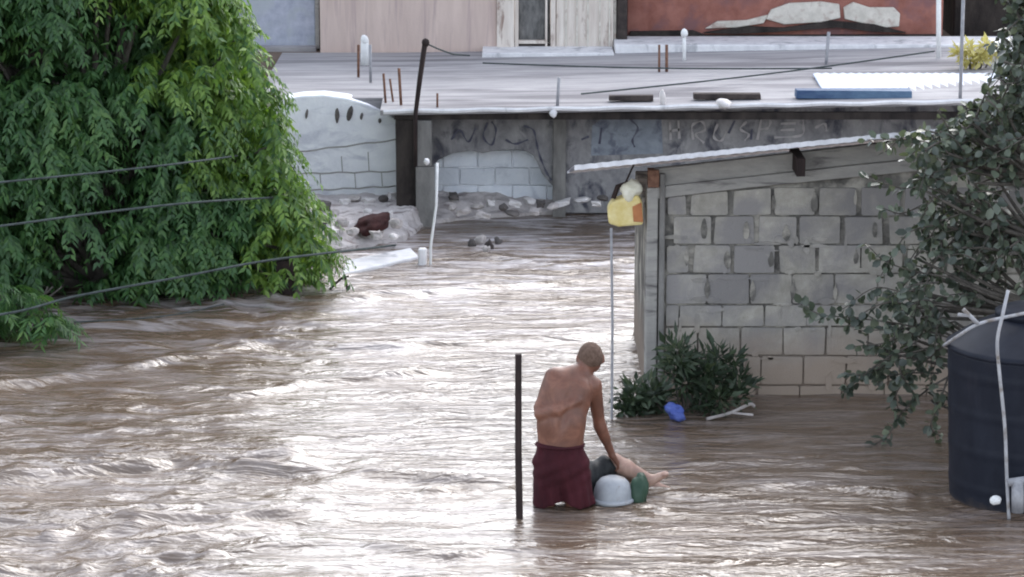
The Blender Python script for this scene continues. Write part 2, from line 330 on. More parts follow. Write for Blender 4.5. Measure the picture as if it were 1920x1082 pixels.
def water_mat():
    m, nt, bs = new_mat('muddy_flood_water')
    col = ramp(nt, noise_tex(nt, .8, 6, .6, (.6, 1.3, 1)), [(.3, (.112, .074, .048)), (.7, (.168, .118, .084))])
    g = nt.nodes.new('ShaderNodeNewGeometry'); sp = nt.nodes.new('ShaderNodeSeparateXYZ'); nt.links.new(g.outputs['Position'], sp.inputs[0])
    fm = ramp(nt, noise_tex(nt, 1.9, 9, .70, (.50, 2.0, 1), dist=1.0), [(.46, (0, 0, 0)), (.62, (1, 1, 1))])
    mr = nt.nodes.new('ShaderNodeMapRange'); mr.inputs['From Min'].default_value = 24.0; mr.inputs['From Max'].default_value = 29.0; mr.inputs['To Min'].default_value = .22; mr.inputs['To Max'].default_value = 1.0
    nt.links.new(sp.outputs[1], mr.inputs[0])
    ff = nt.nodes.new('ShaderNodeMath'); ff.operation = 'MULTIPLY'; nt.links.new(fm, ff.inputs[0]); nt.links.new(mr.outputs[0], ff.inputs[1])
    col = mix(nt, ff.outputs[0], col, (.56, .52, .53))  # pale foam colour, strengthened far off to paint in brighter water
    nt.links.new(col, bs.inputs['Base Color'])
    bs.inputs['Roughness'].default_value = .20; bs.inputs['IOR'].default_value = 1.6; bs.inputs['Specular IOR Level'].default_value = .8
    a = noise_tex(nt, 3.2, 4, .55, (.45, 1.5, 1), dist=.9)
    b = noise_tex(nt, 13, 2, .5, (.6, 1.4, 1), dist=.8)
    s = nt.nodes.new('ShaderNodeMath'); s.operation = 'MULTIPLY_ADD'; s.inputs[1].default_value = .12
    nt.links.new(b, s.inputs[0]); nt.links.new(a, s.inputs[2])
    bump(nt, bs, s.outputs[0], .85, .085)
    return m
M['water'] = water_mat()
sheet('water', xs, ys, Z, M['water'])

# ------------------------------------------------------------------ arched flat roofed building
TZ = 1.31     # level of the terrace roof
ab = thing('flat_roofed_building', (xw(1100, 30.5), 30.5, 0), 'long low flat roofed building with an arched opening and stained dark walls', 'building')
# terrace roof: L shaped slab, its front edge rises very slightly towards the right
def zt(px): return zw(np.interp(px, [720, 1100, 1850, 2300], [207, 201, 187, 180]), 31.0)
mb = MB()
cols = [470, 531, 592, 653, 714, 716] + list(range(775, 2301, 61))
fr, bk = [], []
for px in cols:
    yf = 31.0 if px >= 715 else 31.96
    x = xw(px, 31.0); z = zt(max(px, 720)); fr.append((x, yf, z)); bk.append((x, 35.9, z + .02))
nv = len(cols); V = []
for L in (fr, bk):
    V += L + [(a, b, c - .055) for a, b, c in L]
f = []
for i in range(nv - 1):
    f += [(i, i + 1, 2 * nv + i + 1, 2 * nv + i), (nv + i + 1, nv + i, 3 * nv + i, 3 * nv + i + 1), (nv + i, nv + i + 1, i + 1, i), (2 * nv + i, 2 * nv + i + 1, 3 * nv + i + 1, 3 * nv + i)]
f += [(nv, 0, 2 * nv, 3 * nv), (nv - 1, 2 * nv - 1, 4 * nv - 1, 3 * nv - 1)]
mb.add(V, f); mb.build('roof', M['roof'], ab)
mb = MB()     # whitish cast lip of the slab
mb.tube([(xw(p, 30.98), 30.98, zt(p) - .012 + .006 * math.sin(p * .05)) for p in range(722, 2200, 22)], .026, 6); mb.build('roof_edge', M['white_concrete'], ab)
MB().box((xw(742, 31.1), 31.05, 1.215), (xw(2150, 31.1), 31.12, 1.295)).build('eave_shadow', M['dark_pier'], ab)  # near-black strip that paints the shadow line under the slab edge
MB().box((xw(600, 31.9), 31.93, .6), (xw(748, 31.9), 32.2, 1.285)).build('infill', M['roof'], ab)
# fascia and wall with the arch
arch = [(786, 214), (786, 330), (806, 318), (822, 300), (850, 287), (884, 283), (905, 287), (930, 282), (962, 280), (986, 284), (1000, 292), (1008, 306), (1016, 325), (1030, 343), (1042, 352), (1047, 400), (2250, 400), (2250, 190), (1800, 196), (1100, 208)]
MB().prism(ppoly(arch, 31.75), 31.75, 31.98).build('wall', M['fascia'], ab, bev=.012)
MB().box((xw(781, 31.0), 31.0, -1), (xw(816, 31.0), 31.14, zw(313, 31.0)), .004).box((xw(781, 31.0) , 31.0, zw(312, 31.0)), (xw(811, 31.0), 31.14, 1.21)).build('pillar', M['pillar'], ab, bev=.01)
MB().box((xw(745, 31.06), 31.05, -1), (xw(781, 31.06), 31.9, 1.21), .01).build('pier', M['dark_pier'], ab, bev=.01)
MB().box((xw(1036, 31.6), 31.62, -.2), (xw(1060, 31.6), 31.745, zw(218, 31.6)), .004).build('pillar', M['pillar'], ab, bev=.01)
MB().add(*rock((xw(1036, 30.97), 30.97, zw(212, 30.97)), (.045, .035, .05), 3)).build('bracket', M['white_concrete'], ab, smooth=True)
# faded paint on the wall
MB().prism(ppoly([(1108, 292), (1110, 236), (1130, 222), (1165, 214), (1215, 213), (1240, 224), (1243, 288)], 31.74), 31.742, 31.752).build('painted_panel', M['blue_paint'], ab)
def strokes(lines, Y, w, name, m, parent):
    for L in lines:
        P = [pt(a, b, Y) for a, b in L]; P = bez(P, 5) if len(P) > 2 else P
        fr = []
        for q, p in enumerate(P):
            d = P[min(q + 1, len(P) - 1)] - P[max(q - 1, 0)]; d = np.array([d[0], 0, d[2]]); d /= (np.linalg.norm(d) + 1e-9); n = np.array([-d[2], 0, d[0]]) * w * (.75 + .4 * math.sin(q * 1.3))
            a, b = p - n, p + n
            fr += [(a[0], Y, a[2]), (b[0], Y, b[2]), (b[0], Y + .008, b[2]), (a[0], Y + .008, a[2])]
        k = len(P); F = [(i * 4 + e, i * 4 + (e + 1) % 4, i * 4 + 4 + (e + 1) % 4, i * 4 + 4 + e) for i in range(k - 1) for e in range(4)] + [(3, 2, 1, 0), (k * 4 - 4, k * 4 - 3, k * 4 - 2, k * 4 - 1)]
        MB().add(fr, F).build(name, m, parent)
strokes([[(1256, 228), (1258, 262)], [(1272, 226), (1274, 260)], [(1256, 246), (1274, 243)],
         [(1300, 262), (1298, 236), (1316, 228), (1322, 244), (1304, 252), (1320, 268)],
         [(1346, 232), (1338, 256), (1352, 264), (1362, 246)],
         [(1400, 228), (1388, 242), (1404, 252), (1396, 264)], [(1428, 222), (1420, 262)], [(1428, 222), (1444, 226), (1440, 240), (1426, 242)],
         [(1452, 222), (1500, 220), (1506, 236), (1502, 254), (1452, 258)], [(1464, 232), (1492, 231)], [(1464, 244), (1490, 243)], [(1528, 240), (1546, 232), (1550, 246)]], 31.73, .014, 'painted_stroke', M['pale_paint'], ab)
strokes([[(1180, 222), (1196, 240), (1186, 262), (1190, 276)], [(1128, 240), (1124, 270)], [(846, 262), (862, 244), (878, 266), (892, 240)], [(914, 230), (906, 256), (922, 272), (930, 244), (922, 228)],
         [(948, 262), (966, 270), (990, 262)], [(982, 236), (1000, 244), (1006, 268), (1012, 292), (1024, 322), (1034, 338)], [(1090, 262), (1104, 256)], [(1410, 242), (1408, 262)], [(1378, 226), (1366, 250)]], 31.736, .012, 'dark_stroke', M['ink_paint'], ab)
# block wall seen through the arch
bw = thing('block_wall', (xw(930, 31), 31.05, 0), 'bluish white painted block wall seen through the dark arch', 'wall')
mb = MB()
for r_ in range(6):
    z0 = -.1 + r_ * .205; off = (r_ % 2) * .2
    for k in range(-1, 7):
        x0 = xw(800, 32.3) + k * .40 - off
        mb.box((x0 + .006, 32.0, z0 + .006), (x0 + .394, 32.12, z0 + .199), .006)
mb.build('blockwork', M['blue_block'], bw, bev=.008)
MB().box((xw(790, 32) - .3, 32.03, -.3), (xw(1100, 32) + .5, 32.11, 1.22)).build('mortar', M['white_wash'], bw)
# round topped white wall left of the arch
dome = [(470, 470), (470, 205), (500, 196), (530, 186), (565, 180), (605, 178), (650, 184), (690, 196), (725, 213), (744, 224), (750, 470)]
dw = thing('retaining_wall', (xw(620, 31.3), 31.3, 0), 'white round topped wall between the leafy tree and the dark pier', 'wall')
MB().prism(ppoly(dome, 31.85), 31.85, 32.22).build('masonry', M['white_wash'], dw, bev=.02)
mb = MB()
for (a, b, c, d) in [(500, 292, 742, 262), (540, 326, 742, 321), (560, 358, 742, 349), (500, 240, 540, 236)]:
    mb.tube([pt(a + (c - a) * t, b + (d - b) * t + 1.2 * math.sin(t * 23), 31.85) for t in np.linspace(0, 1, 14)], .009, 5)
for px, y0, y1 in [(640, 293, 322), (690, 285, 322), (600, 327, 352), (665, 325, 352), (715, 322, 349)]:
    mb.tube([pt(px, y0, 31.85), pt(px + 2, y1, 31.85)], .006, 5)
mb.build('mortar_joint', M['beam'], dw)
mb = MB()
for (px, py, w, h) in [(575, 214, 2, 10), (632, 217, 7, 14), (656, 213, 6, 15), (678, 218, 3, 7), (540, 233, 9, 3), (712, 226, 3, 5)]:
    c = pt(px, py, 31.84); mb.add(*rock(c, (w / 170, .02, h / 170), px * .01, 2, .15))
mb.build('drain_hole', M['stone_dark'], dw, smooth=True)

# ledge and bank at the foot of these walls
lp = [ground(-400, 430), ground(540, 478), ground(640, 476), ground(765, 450), ground(800, 424), ground(900, 413), ground(1140, 400), ground(1400, 398), ground(2100, 398)]
mb = MB(); nL = len(lp)
V = [(p[0], p[1] + .05, -.5) for p in lp] + [(p[0], p[1] + .05, .05) for p in lp] + [(p[0], p[1] + .5, .22) for p in lp] + [(p[0], 33.2, .24) for p in lp]
Fb = [(k * nL + i, k * nL + i + 1, (k + 1) * nL + i + 1, (k + 1) * nL + i) for k in range(3) for i in range(nL - 1)]
mb.add(V, Fb); bk_ = mb.build('bank', M['bank']); bk_['kind'] = 'structure'
sub = bk_.modifiers.new('sub', 'SUBSURF'); sub.subdivision_type = 'SIMPLE'; sub.levels = 5; sub.render_levels = 5
tx = bpy.data.textures.new('lumps', 'CLOUDS'); tx.noise_scale = .25
dm = bk_.modifiers.new('lumps', 'DISPLACE'); dm.texture = tx; dm.strength = .12; dm.mid_level = .5
# half drowned concrete kerb
kb = [ground(640, 520), ground(650, 494), ground(770, 470), ground(785, 486)]
o = MB().add([(*p[:2], -.3) for p in kb] + [(*p[:2], .035) for p in kb], [(3, 2, 1, 0), (4, 5, 6, 7), (0, 1, 5, 4), (1, 2, 6, 5), (2, 3, 7, 6), (3, 0, 4, 7)]).build('concrete_slab', M['white_concrete'], bev=.015)
tag(o, 'pale concrete slab just breaking the water left of the white post foot', 'slab')
# white post before the pillar, with its footing
wp = thing('white_post', ground(806, 497), 'thin white post standing in the flood before the dark pillar', 'post')
g0 = ground(806, 497)
MB().tube([g0 + np.array([0, 0, -.5]), g0 + np.array([.01, 0, .2]), pt(818, 385, g0[1]), pt(820, 306, g0[1])], .014, 8).build('shaft', M['white_paint'], wp, smooth=True)
MB().box((g0[0] - .13, g0[1] - .04, -.5), (g0[0] - .03, g0[1] + .06, .17), .02).build('footing', M['white_concrete'], wp, bev=.02)
c = pt(800, 303, g0[1] - .02); MB().add(*rock(c, (.035, .03, .035), 9)).build('cap', M['white_concrete'], wp, smooth=True)

# ------------------------------------------------------------------ rubble on the bank
stones = [  # px, py, w(px), h(px), kind
 (606, 392, 20, 12, 'd'), (628, 404, 16, 9, 'l'), (646, 384, 14, 8, 'w'), (664, 378, 20, 8, 'l'), (690, 382, 18, 7, 'w'), (718, 378, 16, 8, 'd'), (735, 372, 12, 10, 'w'),
 (640, 424, 18, 10, 'l'), (622, 440, 22, 8, 'w'), (662, 440, 18, 9, 'l'), (728, 408, 14, 10, 'w'), (742, 425, 18, 12, 'l'), (706, 446, 22, 10, 'l'), (738, 450, 16, 8, 'w'), (612, 418, 12, 10, 'd'), (690, 402, 12, 7, 'w'),
 (850, 372, 18, 9, 'd'), (848, 395, 12, 8, 'l'), (868, 402, 22, 8, 'l'), (896, 392, 20, 8, 'l'), (922, 386, 16, 9, 'w'), (944, 394, 14, 8, 'd'), (966, 388, 20, 9, 'w'), (992, 382, 18, 9, 'w'), (1014, 388, 16, 8, 'd'),
 (1036, 392, 18, 7, 'l'), (1056, 386, 22, 7, 'w'), (1092, 380, 26, 7, 'w'), (1118, 388, 18, 7, 'w'), (1130, 376, 16, 7, 'd'), (906, 408, 22, 6, 'l'), (960, 405, 24, 5, 'd'), (1004, 402, 18, 5, 'l')]
words = {'w': ('pale', 'stone_white'), 'l': ('grey brown', 'stone'), 'd': ('dark', 'stone_dark')}
for i, (px, py, w, h, k) in enumerate(stones):
    gp = ground(px, py + h * .5, .20)
    gp[1] = min(gp[1], 31.7); c = (pt(px, py, gp[1])[0], gp[1], .24 + h / 500)
    side = 'below the white round topped wall' if px < 760 else 'on the bank under the arch and dark wall'
    o = link_mesh('stone', *rock(c, (w / 345 * 1.5, w / 345 * 1.2, h / 345 * 1.7), i + 1, 2, .3, blocky=i % 2 == 0), M[words[k][1]], smooth=False)
    tag(o, f'{words[k][0]} rubble stone {side}', 'stone', 'rubble stones along the bank')
gp = ground(698, 428, .18)
o = link_mesh('cloth_heap', *rock((gp[0], gp[1], .22), (.21, .15, .08), 41, 3, .35), M['maroon'], smooth=True); tag(o, 'dark maroon cloth heap among the pale rubble by the pier', 'cloth')
for i, (px, py, w) in enumerate([(886, 462, 8), (902, 457, 9), (918, 466, 10), (934, 458, 8), (912, 474, 7)]):
    gp = ground(px, py)
    o = link_mesh('flotsam', *rock((gp[0], gp[1], .03), (w / 173, w / 190, .05), 50 + i, 2, .5), M[['stone_dark', 'stone', 'dark', 'stone_dark', 'stone'][i]], smooth=True)
    tag(o, 'small dark lump of flotsam drifting in front of the arch', 'debris', 'lumps of flotsam before the arch')

# ------------------------------------------------------------------ things on the terrace roof
def rtube(name, p, r, m, label, cat, group=None, parent=None):
    o = MB().tube(p, r, 8).build(name, m, parent, smooth=True)
    if parent is None: tag(o, label, cat, group)
    return o
t_ = thing('leaning_pole', pt(776, 310, 30.22), 'dark leaning iron pole rising above the roof corner beside the pier', 'pole')
MB().tube([pt(779, 312, 30.9), pt(779, 215, 30.9), pt(787, 150, 30.9), pt(797, 80, 30.9)], [.022, .024, .028, .030], 8).build('shaft', M['black_wood'], t_, smooth=True)
MB().add(*rock(pt(798, 80, 30.9), (.045, .045, .05), 2, 2, .1)).build('cap', M['black_wood'], t_, smooth=True)
MB().tube([pt(800, 82, 30.9), pt(822, 92, 31.8), pt(850, 102, 33.0), pt(880, 104, 34.8)], .010, 5).build('guy_wire', M['wire'], t_)
def zroof(Y): return TZ + .06
def upright(px, ytop, ybot, w, m, name, label, cat, group=None, lean=0, capw=0, capm=None):
    # foot on the roof surface: distance from where its foot is seen
    g = ground(px, ybot, zroof(32) ); Y = g[1]
    a = np.array([g[0], Y, zroof(32) - .03]); b = pt(px + lean, ytop, Y)
    t = thing(name, a, label, cat, group)
    MB().tube([a, (a + b) / 2, b], w, 8).build('shaft', m, t, smooth=True)
    if capw: MB().add(*rock(b, (capw, capw, capw * 1.2), px, 2, .12)).build('cap', capm or m, t, smooth=True)
    return t
upright(672, 84, 140, .016, M['rust'], 'iron_rod', 'left rod of the short pair before the pink wall', 'rod', 'iron rods standing up from the roof')
upright(695, 84, 150, .018, M['grey_metal'], 'iron_rod', 'right rod of the short pair before the pink wall', 'rod', 'iron rods standing up from the roof', -1)
upright(684, 75, 118, .050, M['white_paint'], 'white_bollard', 'stubby white topped bollard between two rods before the pink wall', 'bollard', capw=.056, capm=M['white_paint'])
upright(723, 138, 188, .014, M['rust'], 'iron_rod', 'bent rusty rod just left of the leaning dark pole', 'rod', 'iron rods standing up from the roof', -4)
upright(752, 128, 192, .016, M['rust'], 'iron_rod', 'rusty rod standing nearest the leaning dark pole', 'rod', 'iron rods standing up from the roof', -4)
upright(737, 148, 186, .012, M['rust'], 'iron_rod', 'thin short rod in the middle of the cluster by the leaning pole', 'rod', 'iron rods standing up from the roof', -6)
upright(820, 175, 196, .012, M['rust'], 'iron_rod', 'tiny rusty stub right of the leaning dark pole', 'rod', 'iron rods standing up from the roof')
upright(1045, 145, 196, .018, M['grey_metal'], 'vent_pipe', 'short grey pipe rising from the middle of the roof edge', 'pipe', None, 3)
upright(1236, 84, 138, .014, M['rust'], 'iron_rod', 'left rusty rod of the pair below the red wall', 'rod', 'iron rods standing up from the roof')
upright(1250, 84, 138, .018, M['rust'], 'iron_rod', 'right thicker rusty rod of the pair below the red wall', 'rod', 'iron rods standing up from the roof')
upright(1283, 62, 118, .022, M['white_paint'], 'white_pipe', 'white capped pipe in front of the red wall', 'pipe', capw=.045, capm=M['white_paint'])
upright(1548, 60, 130, .020, M['grey_metal'], 'fence_stake', 'grey forked stake on the roof below the plaster patches', 'stake', None, 6)
upright(1760, -60, 122, .030, M['white_paint'], 'tall_white_pole', 'tall white pole at the right end of the red wall', 'pole')
upright(1800, -60, 196, .020, M['grey_metal'], 'thin_grey_pole', 'thin grey pole behind the small leaved tree', 'pole', None, 8)
# raised white plinth at the back
pl = MB()
pl.box((xw(1150, 35.5), 35.5, TZ), (xw(2100, 35.5), 36.4, zw(84, 35.5)), .0)
o = pl.build('white_plinth', M['white_concrete'], bev=.012); tag(o, 'long white concrete plinth along the foot of the red house', 'plinth')
o = MB().box((xw(905, 35.3), 35.3, TZ), (xw(1148, 35.3), 36.4, zw(100, 35.3))).build('doorstep', M['white_concrete'], bev=.01); tag(o, 'low white doorstep below the grey screen door', 'step')
# dark slots, sheets
def slab_on_roof(px0, px1, py0, py1, Y, dep, m, name, label, cat):
    o = MB().box((xw(px0, Y), Y, zw(py1, Y)), (xw(px1, Y), Y + dep, zw(py0, Y)), .006).build(name, m, bev=.006); return tag(o, label, cat)
slab_on_roof(1140, 1222, 180, 190, 31.3, .14, M['dark'], 'slot', 'short dark slot along the roof edge above the blue painted patch', 'slot')  # dark box stands in for a dark gap along the roof edge
slab_on_roof(1296, 1420, 176, 187, 31.3, .14, M['dark'], 'slot', 'longer dark slot along the roof edge right of the gap', 'slot')  # second dark box, likewise drawn for a gap
slab_on_roof(1486, 1700, 170, 185, 31.25, .2, M['blue_tarp'], 'folded_tarpaulin', 'long navy blue folded tarpaulin along the roof edge', 'tarpaulin')
sh = MB(); a0, a1 = xw(1540, 31.6), xw(2050, 31); n = 60
for i in range(n):
    x0 = a0 + (a1 - a0) * i / n; x1 = a0 + (a1 - a0) * (i + 1) / n
    z0 = zroof(31) + .045 + .012 * (i % 2); z1 = zroof(31) + .045 + .012 * ((i + 1) % 2)
    sh.add([(x0, 31.6, z0), (x1, 31.6, z1), (x1, 33.0, z1 + .05), (x0, 33.0, z0 + .05), (x0, 31.6, z0 - .02), (x1, 31.6, z1 - .02), (x1, 33.0, z1 + .03), (x0, 33.0, z0 + .03)], [(0, 1, 2, 3), (7, 6, 5, 4), (0, 4, 5, 1), (3, 2, 6, 7)])
o = sh.build('roofing_sheet', M['pale_blue']); tag(o, 'pale blue roofing sheet lying flat behind the navy tarpaulin', 'sheet')
o = link_mesh('stone', *rock(pt(1358, 196, 31.0), (.17, .08, .06), 71, 2, .35), M['stone_white'], smooth=True); tag(o, 'white lump of mortar on the roof edge above the painted lettering', 'stone')
o = link_mesh('stone', *rock(pt(1243, 183, 31.1), (.04, .04, .09), 72, 2, .3), M['stone_white'], smooth=True); tag(o, 'small white upright stone between the two dark slots', 'stone')
for (A, B, Ya, Yb, lb) in [((1090, 176), (1752, 96), 31.4, 34.3, 'thin cable running up across the roof to the tall white pole'), ((905, 118), (1560, 128), 33.9, 33.5, 'thin dark cable lying along the roof before the white plinth')]:
    a = pt(*A, Ya); b = pt(*B, Yb); P = [a + (b - a) * t - np.array([0, 0, .03 * math.sin(math.pi * t)]) for t in np.linspace(0, 1, 12)]
    o = MB().tube(P, .010, 5).build('roof_cable', M['wire']); tag(o, lb, 'cable')
for i, (px0, px1, py, Y) in enumerate([(490, 720, 122, 34.0), (500, 880, 146, 32.9), (1000, 1500, 152, 32.6), (700, 1130, 170, 31.9)]):
    pass

# ------------------------------------------------------------------ houses behind
def wallbox(name, px0, px1, ybot, Y, dep, m, parent, top=None, yb=0.0):
    z1 = 3.3 if top is None else top
    return MB().box((xw(px0, Y), Y, zw(ybot, Y)), (xw(px1, Y), Y + dep, z1)).build(name, m, parent, bev=.01)
gh = thing('grey_house', (xw(540, 36.3), 36.3, 1.3), 'blue grey rendered house wall at the top beside the leafy tree', 'house')
wallbox('wall', 380, 598, 92, 36.3, 3, M['grey_house'], gh)
MB().box((xw(380, 36.15), 36.1, 1.2), (xw(600, 36.15), 36.29, zw(88, 36.1))).build('plinth', M['roof'], gh, bev=.01)
wallbox('corner_strip', 598, 606, 92, 36.24, .3, M['beam'], gh)
MB().box((xw(380, 36), 35.9, 3.3), (xw(606, 36), 39.5, 3.38)).build('roof', M['sheet'], gh)
ph = thing('pink_house', (xw(780, 36), 36, 1.3), 'faded pink rendered house with a grey screen door', 'house')
wallbox('wall', 607, 932, 106, 36.0, 3, M['pink_house'], ph)
wallbox('pilaster', 932, 964, 100, 35.93, .3, M['cream'], ph)
MB().box((xw(607, 35.95), 35.9, 1.2), (xw(930, 35.95), 35.99, zw(102, 35.9))).build('plinth', M['pink_house'], ph, bev=.01)
dr = wallbox('door', 972, 1030, 80, 36.12, .06, M['grille'], ph)
mb = MB()
mb.box((xw(965, 36.0), 35.97, zw(93, 36)), (xw(972, 36.0), 36.1, 3.3)).box((xw(1021, 36.0), 35.98, zw(93, 36)), (xw(1025, 36.0), 36.1, 3.3)).box((xw(1031, 36.0), 35.97, zw(93, 36)), (xw(1040, 36.0), 36.1, 3.3)).box((xw(972, 36.0), 35.99, zw(82, 36)), (xw(1021, 36.0), 36.1, zw(76, 36)))
mb.build('frame', M['cream'], dr, bev=.004)
MB().box((xw(966, 36.0), 36.02, zw(98, 36)), (xw(1040, 36.0), 36.11, zw(83, 36))).build('threshold', M['dark'], ph)
sh_ = wallbox('shutter', 1041, 1146, 95, 36.0, .08, M['cream'], ph)
mb = MB()
for px in (1058, 1078, 1098, 1120, 1138): mb.box((xw(px, 35.98), 35.975, zw(90, 36)), (xw(px + 3, 35.98), 36.0, 3.25))
mb.build('batten', M['plaster'], sh_)
wallbox('wall_return', 1041, 1152, 95, 36.09, 3, M['plaster'], ph)
MB().box((xw(607, 36), 35.7, 3.3), (xw(1152, 36), 39.5, 3.38)).build('roof', M['sheet'], ph)
rh = thing('red_house', (xw(1450, 36.6), 36.6, 1.4), 'brick red painted house with patches of bare pale plaster', 'house')
wallbox('wall', 1172, 1752, 78, 36.6, 3, M['red_house'], rh)
wallbox('corner_post', 1153, 1172, 92, 36.05, .5, M['dark'], rh)
MB().box((xw(1172, 36.5), 36.43, zw(80, 36.5)), (xw(1752, 36.5), 36.59, zw(66, 36.5)), .01).build('plinth', M['dark_pier'], rh, bev=.01)
for poly in [[(1322, 54), (1345, 40), (1400, 38), (1440, 28), (1432, 44), (1380, 52)], [(1436, 36), (1446, 18), (1480, 6), (1540, 3), (1574, 8), (1576, 34), (1540, 42), (1470, 46)],
             [(1584, 36), (1582, 14), (1600, 4), (1630, 14), (1676, 14), (1688, 26), (1686, 50), (1655, 52), (1610, 42)]]:
    MB().prism(ppoly(poly, 36.55), 36.55, 36.61).build('plaster_patch', M['plaster'], rh, bev=.012)
for poly in [[(1320, 62), (1400, 50), (1470, 53), (1560, 40), (1640, 46), (1700, 62), (1640, 60), (1570, 52), (1460, 60), (1380, 64)], [(1182, 60), (1300, 58), (1322, 66), (1182, 70)]]:  # first outline is a crack, second a painted shadow area at the wall foot
    MB().prism(ppoly(poly, 36.5), 36.51, 36.6).build('crack_and_shadow', M['dark_pier'], rh)
MB().box((xw(1153, 36), 36.0, 3.3), (xw(1752, 36), 40, 3.38)).build('roof', M['sheet'], rh)
o = MB().box((xw(1772, 37.5), 37.5, 1.2), (xw(2150, 37.5), 41, 3.4)).build('shed', M['dark_pier'], bev=.02); tag(o, 'dark shed beyond the tall white pole', 'shed')
o = MB().box((xw(1850, 33.6), 33.6, TZ), (xw(2080, 33.6), 34.2, zw(82, 33.6))).build('white_wall', M['white_paint'], bev=.02); tag(o, 'bright white low wall glimpsed through the small leaved tree', 'wall')

# ------------------------------------------------------------------ block built house on the right
YB = 23.4
bh = thing('block_house', (xw(1500, YB), YB, 0), 'small unplastered grey block house flooded at its foot', 'house')
def ztop(px): return zw(np.interp(px, [1205, 1700, 2200], [318, 262, 210]), YB)
xl = xw(1246, YB); xr = xw(2150, YB)
# core of mortar behind the blocks
poly = [(xl - .02, -1.1), (xr, -1.1), (xr, ztop(2150) - .02), (xl - .02, ztop(1246) - .02)]
MB().prism(poly, YB + .025, YB + .15).build('mortar_bed', M['mortar'], bh)
# side wall and back
MB().box((xl - .155, YB + .16, -1.1), (xl - .02, YB + 2.3, ztop(1246) - .42)).build('side_wall', M['mortar'], bh, bev=.01)
# blocks
mb = MB(); rows = [722, 667, 613, 571, 513, 459, 405, 351]   # joint heights measured on the wall
rows = [776 + 54 * 2, 776 + 54, 776] + rows
bwid = xw(1325, YB) - xw(1245, YB)
offs = [0.1, .55, .2, 0.30, .8, .35, 0.98, .58, .12, .50]
for r_ in range(len(rows) - 1):
    z0 = zw(rows[r_], YB); z1 = zw(rows[r_ + 1], YB)
    upper = r_ >= 7
    for k in range(-1, 13):
        x0 = xl + (k + offs[r_ % len(offs)]) * bwid + random.uniform(-.006, .006); x1 = x0 + bwid
        x0 = max(x0, xl + .005); x1 = min(x1, xr)
        if x1 - x0 < .07: continue
        g = .008 if not upper else random.choice([.012, .02, .03]); tp = 0 if not upper else random.uniform(-.02, .045)
        a, b = x0 + g, x1 - g * .6; ta, tb = a + max(tp, 0) * random.random(), b - abs(tp) * random.random(); zb, zt_ = z0 + .008, z1 - .008
        ta, a = (a, ta) if random.random() < .5 else (ta, a)
        j = lambda: random.uniform(-.004, .004)
        beamz = lambda x: zw(np.interp(x, [xl, xw(1600, YB), xr], [372, 333, 285]), YB)
        if zb > beamz(a) - .02: continue
        zl, zr = min(zt_, beamz(ta)), min(zt_, beamz(tb))
        fy = YB + random.uniform(-.006, .004)
        # face with rounded outline
        ns = 3; ring = []
        P = [(a, zb), (b, zb), (tb, zr), (ta, zl)]
        for q in range(4):
            p0, p1, p2 = P[q - 1], P[q], P[(q + 1) % 4]
            rr = .012
            for (pa, pb) in ((p1, p0), (p1, p2)):
                L = math.hypot(pb[0] - pa[0], pb[1] - pa[1]) + 1e-6
                ring.append((pa[0] + (pb[0] - pa[0]) * min(rr / L, .4) + j(), pa[1] + (pb[1] - pa[1]) * min(rr / L, .4) + j()))
        mb.prism(ring, fy, YB + .03)
for q in range(60):      # mortar smeared over the joints
    cx = random.uniform(xl + .05, xw(1750, YB)); zr_ = zw(random.choice(rows[3:9]) + random.uniform(-14, 14), YB); w_, h_ = random.uniform(.03, .15), random.uniform(.012, .035)
    if random.random() < .35: w_, h_ = h_, w_ * .8
    if zr_ + h_ > zw(np.interp(cx, [xl, xw(1600, YB), xr], [372, 333, 285]), YB): continue
    ring = [(cx + w_ * math.cos(t) * random.uniform(.7, 1.1), zr_ + h_ * math.sin(t) * random.uniform(.6, 1.1)) for t in np.linspace(0, 2 * math.pi, 13)[:-1]]
    mb.prism(ring, YB - .009, YB + .02)
mb.build('blockwork', M['block'], bh, bev=.006)
for (px, py, w_, h_) in [(1320, 428, 8, 24), (1399, 432, 8, 20), (1474, 436, 9, 18), (1364, 487, 9, 20), (1446, 486, 7, 18), (1527, 378, 8, 24), (1604, 370, 4, 18), (1326, 541, 6, 22), (1411, 545, 7, 22), (1487, 542, 7, 24), (1287, 480, 5, 20), (1566, 545, 5, 20), (1640, 430, 6, 18), (1605, 480, 6, 18), (1400, 690, 5, 20), (1450, 378, 5, 16)]:
    c = pt(px, py, YB); sx, sz = w_ / 220 * .85, h_ / 220 * .9; top_ = random.uniform(.25, .9)
    ring = [(c[0] + sx * math.cos(t) * (top_ if math.sin(t) > .3 else 1) * random.uniform(.8, 1.1), c[2] + sz * math.sin(t) * random.uniform(.85, 1.05)) for t in np.linspace(0, 2 * math.pi, 13)[:-1]]
    MB().prism(ring, YB - .012, YB + .02).build('open_joint', M['mortar'], bh)
# sloping ring beam and the render band above the blocks
def bandpoly(l): return ppoly(l, YB)
MB().prism(bandpoly([(1232, 372), (1232, 350), (1600, 310), (2150, 255), (2150, 280), (1600, 332), (1400, 352)]), YB - .02, YB + .1).build('ring_beam', M['beam'], bh, bev=.008)
MB().prism(bandpoly([(1232, 350), (1226, 318), (1700, 264), (2150, 212), (2150, 254), (1600, 309)]), YB + .012, YB + .1).build('gable_render', M['beam'], bh, bev=.004)
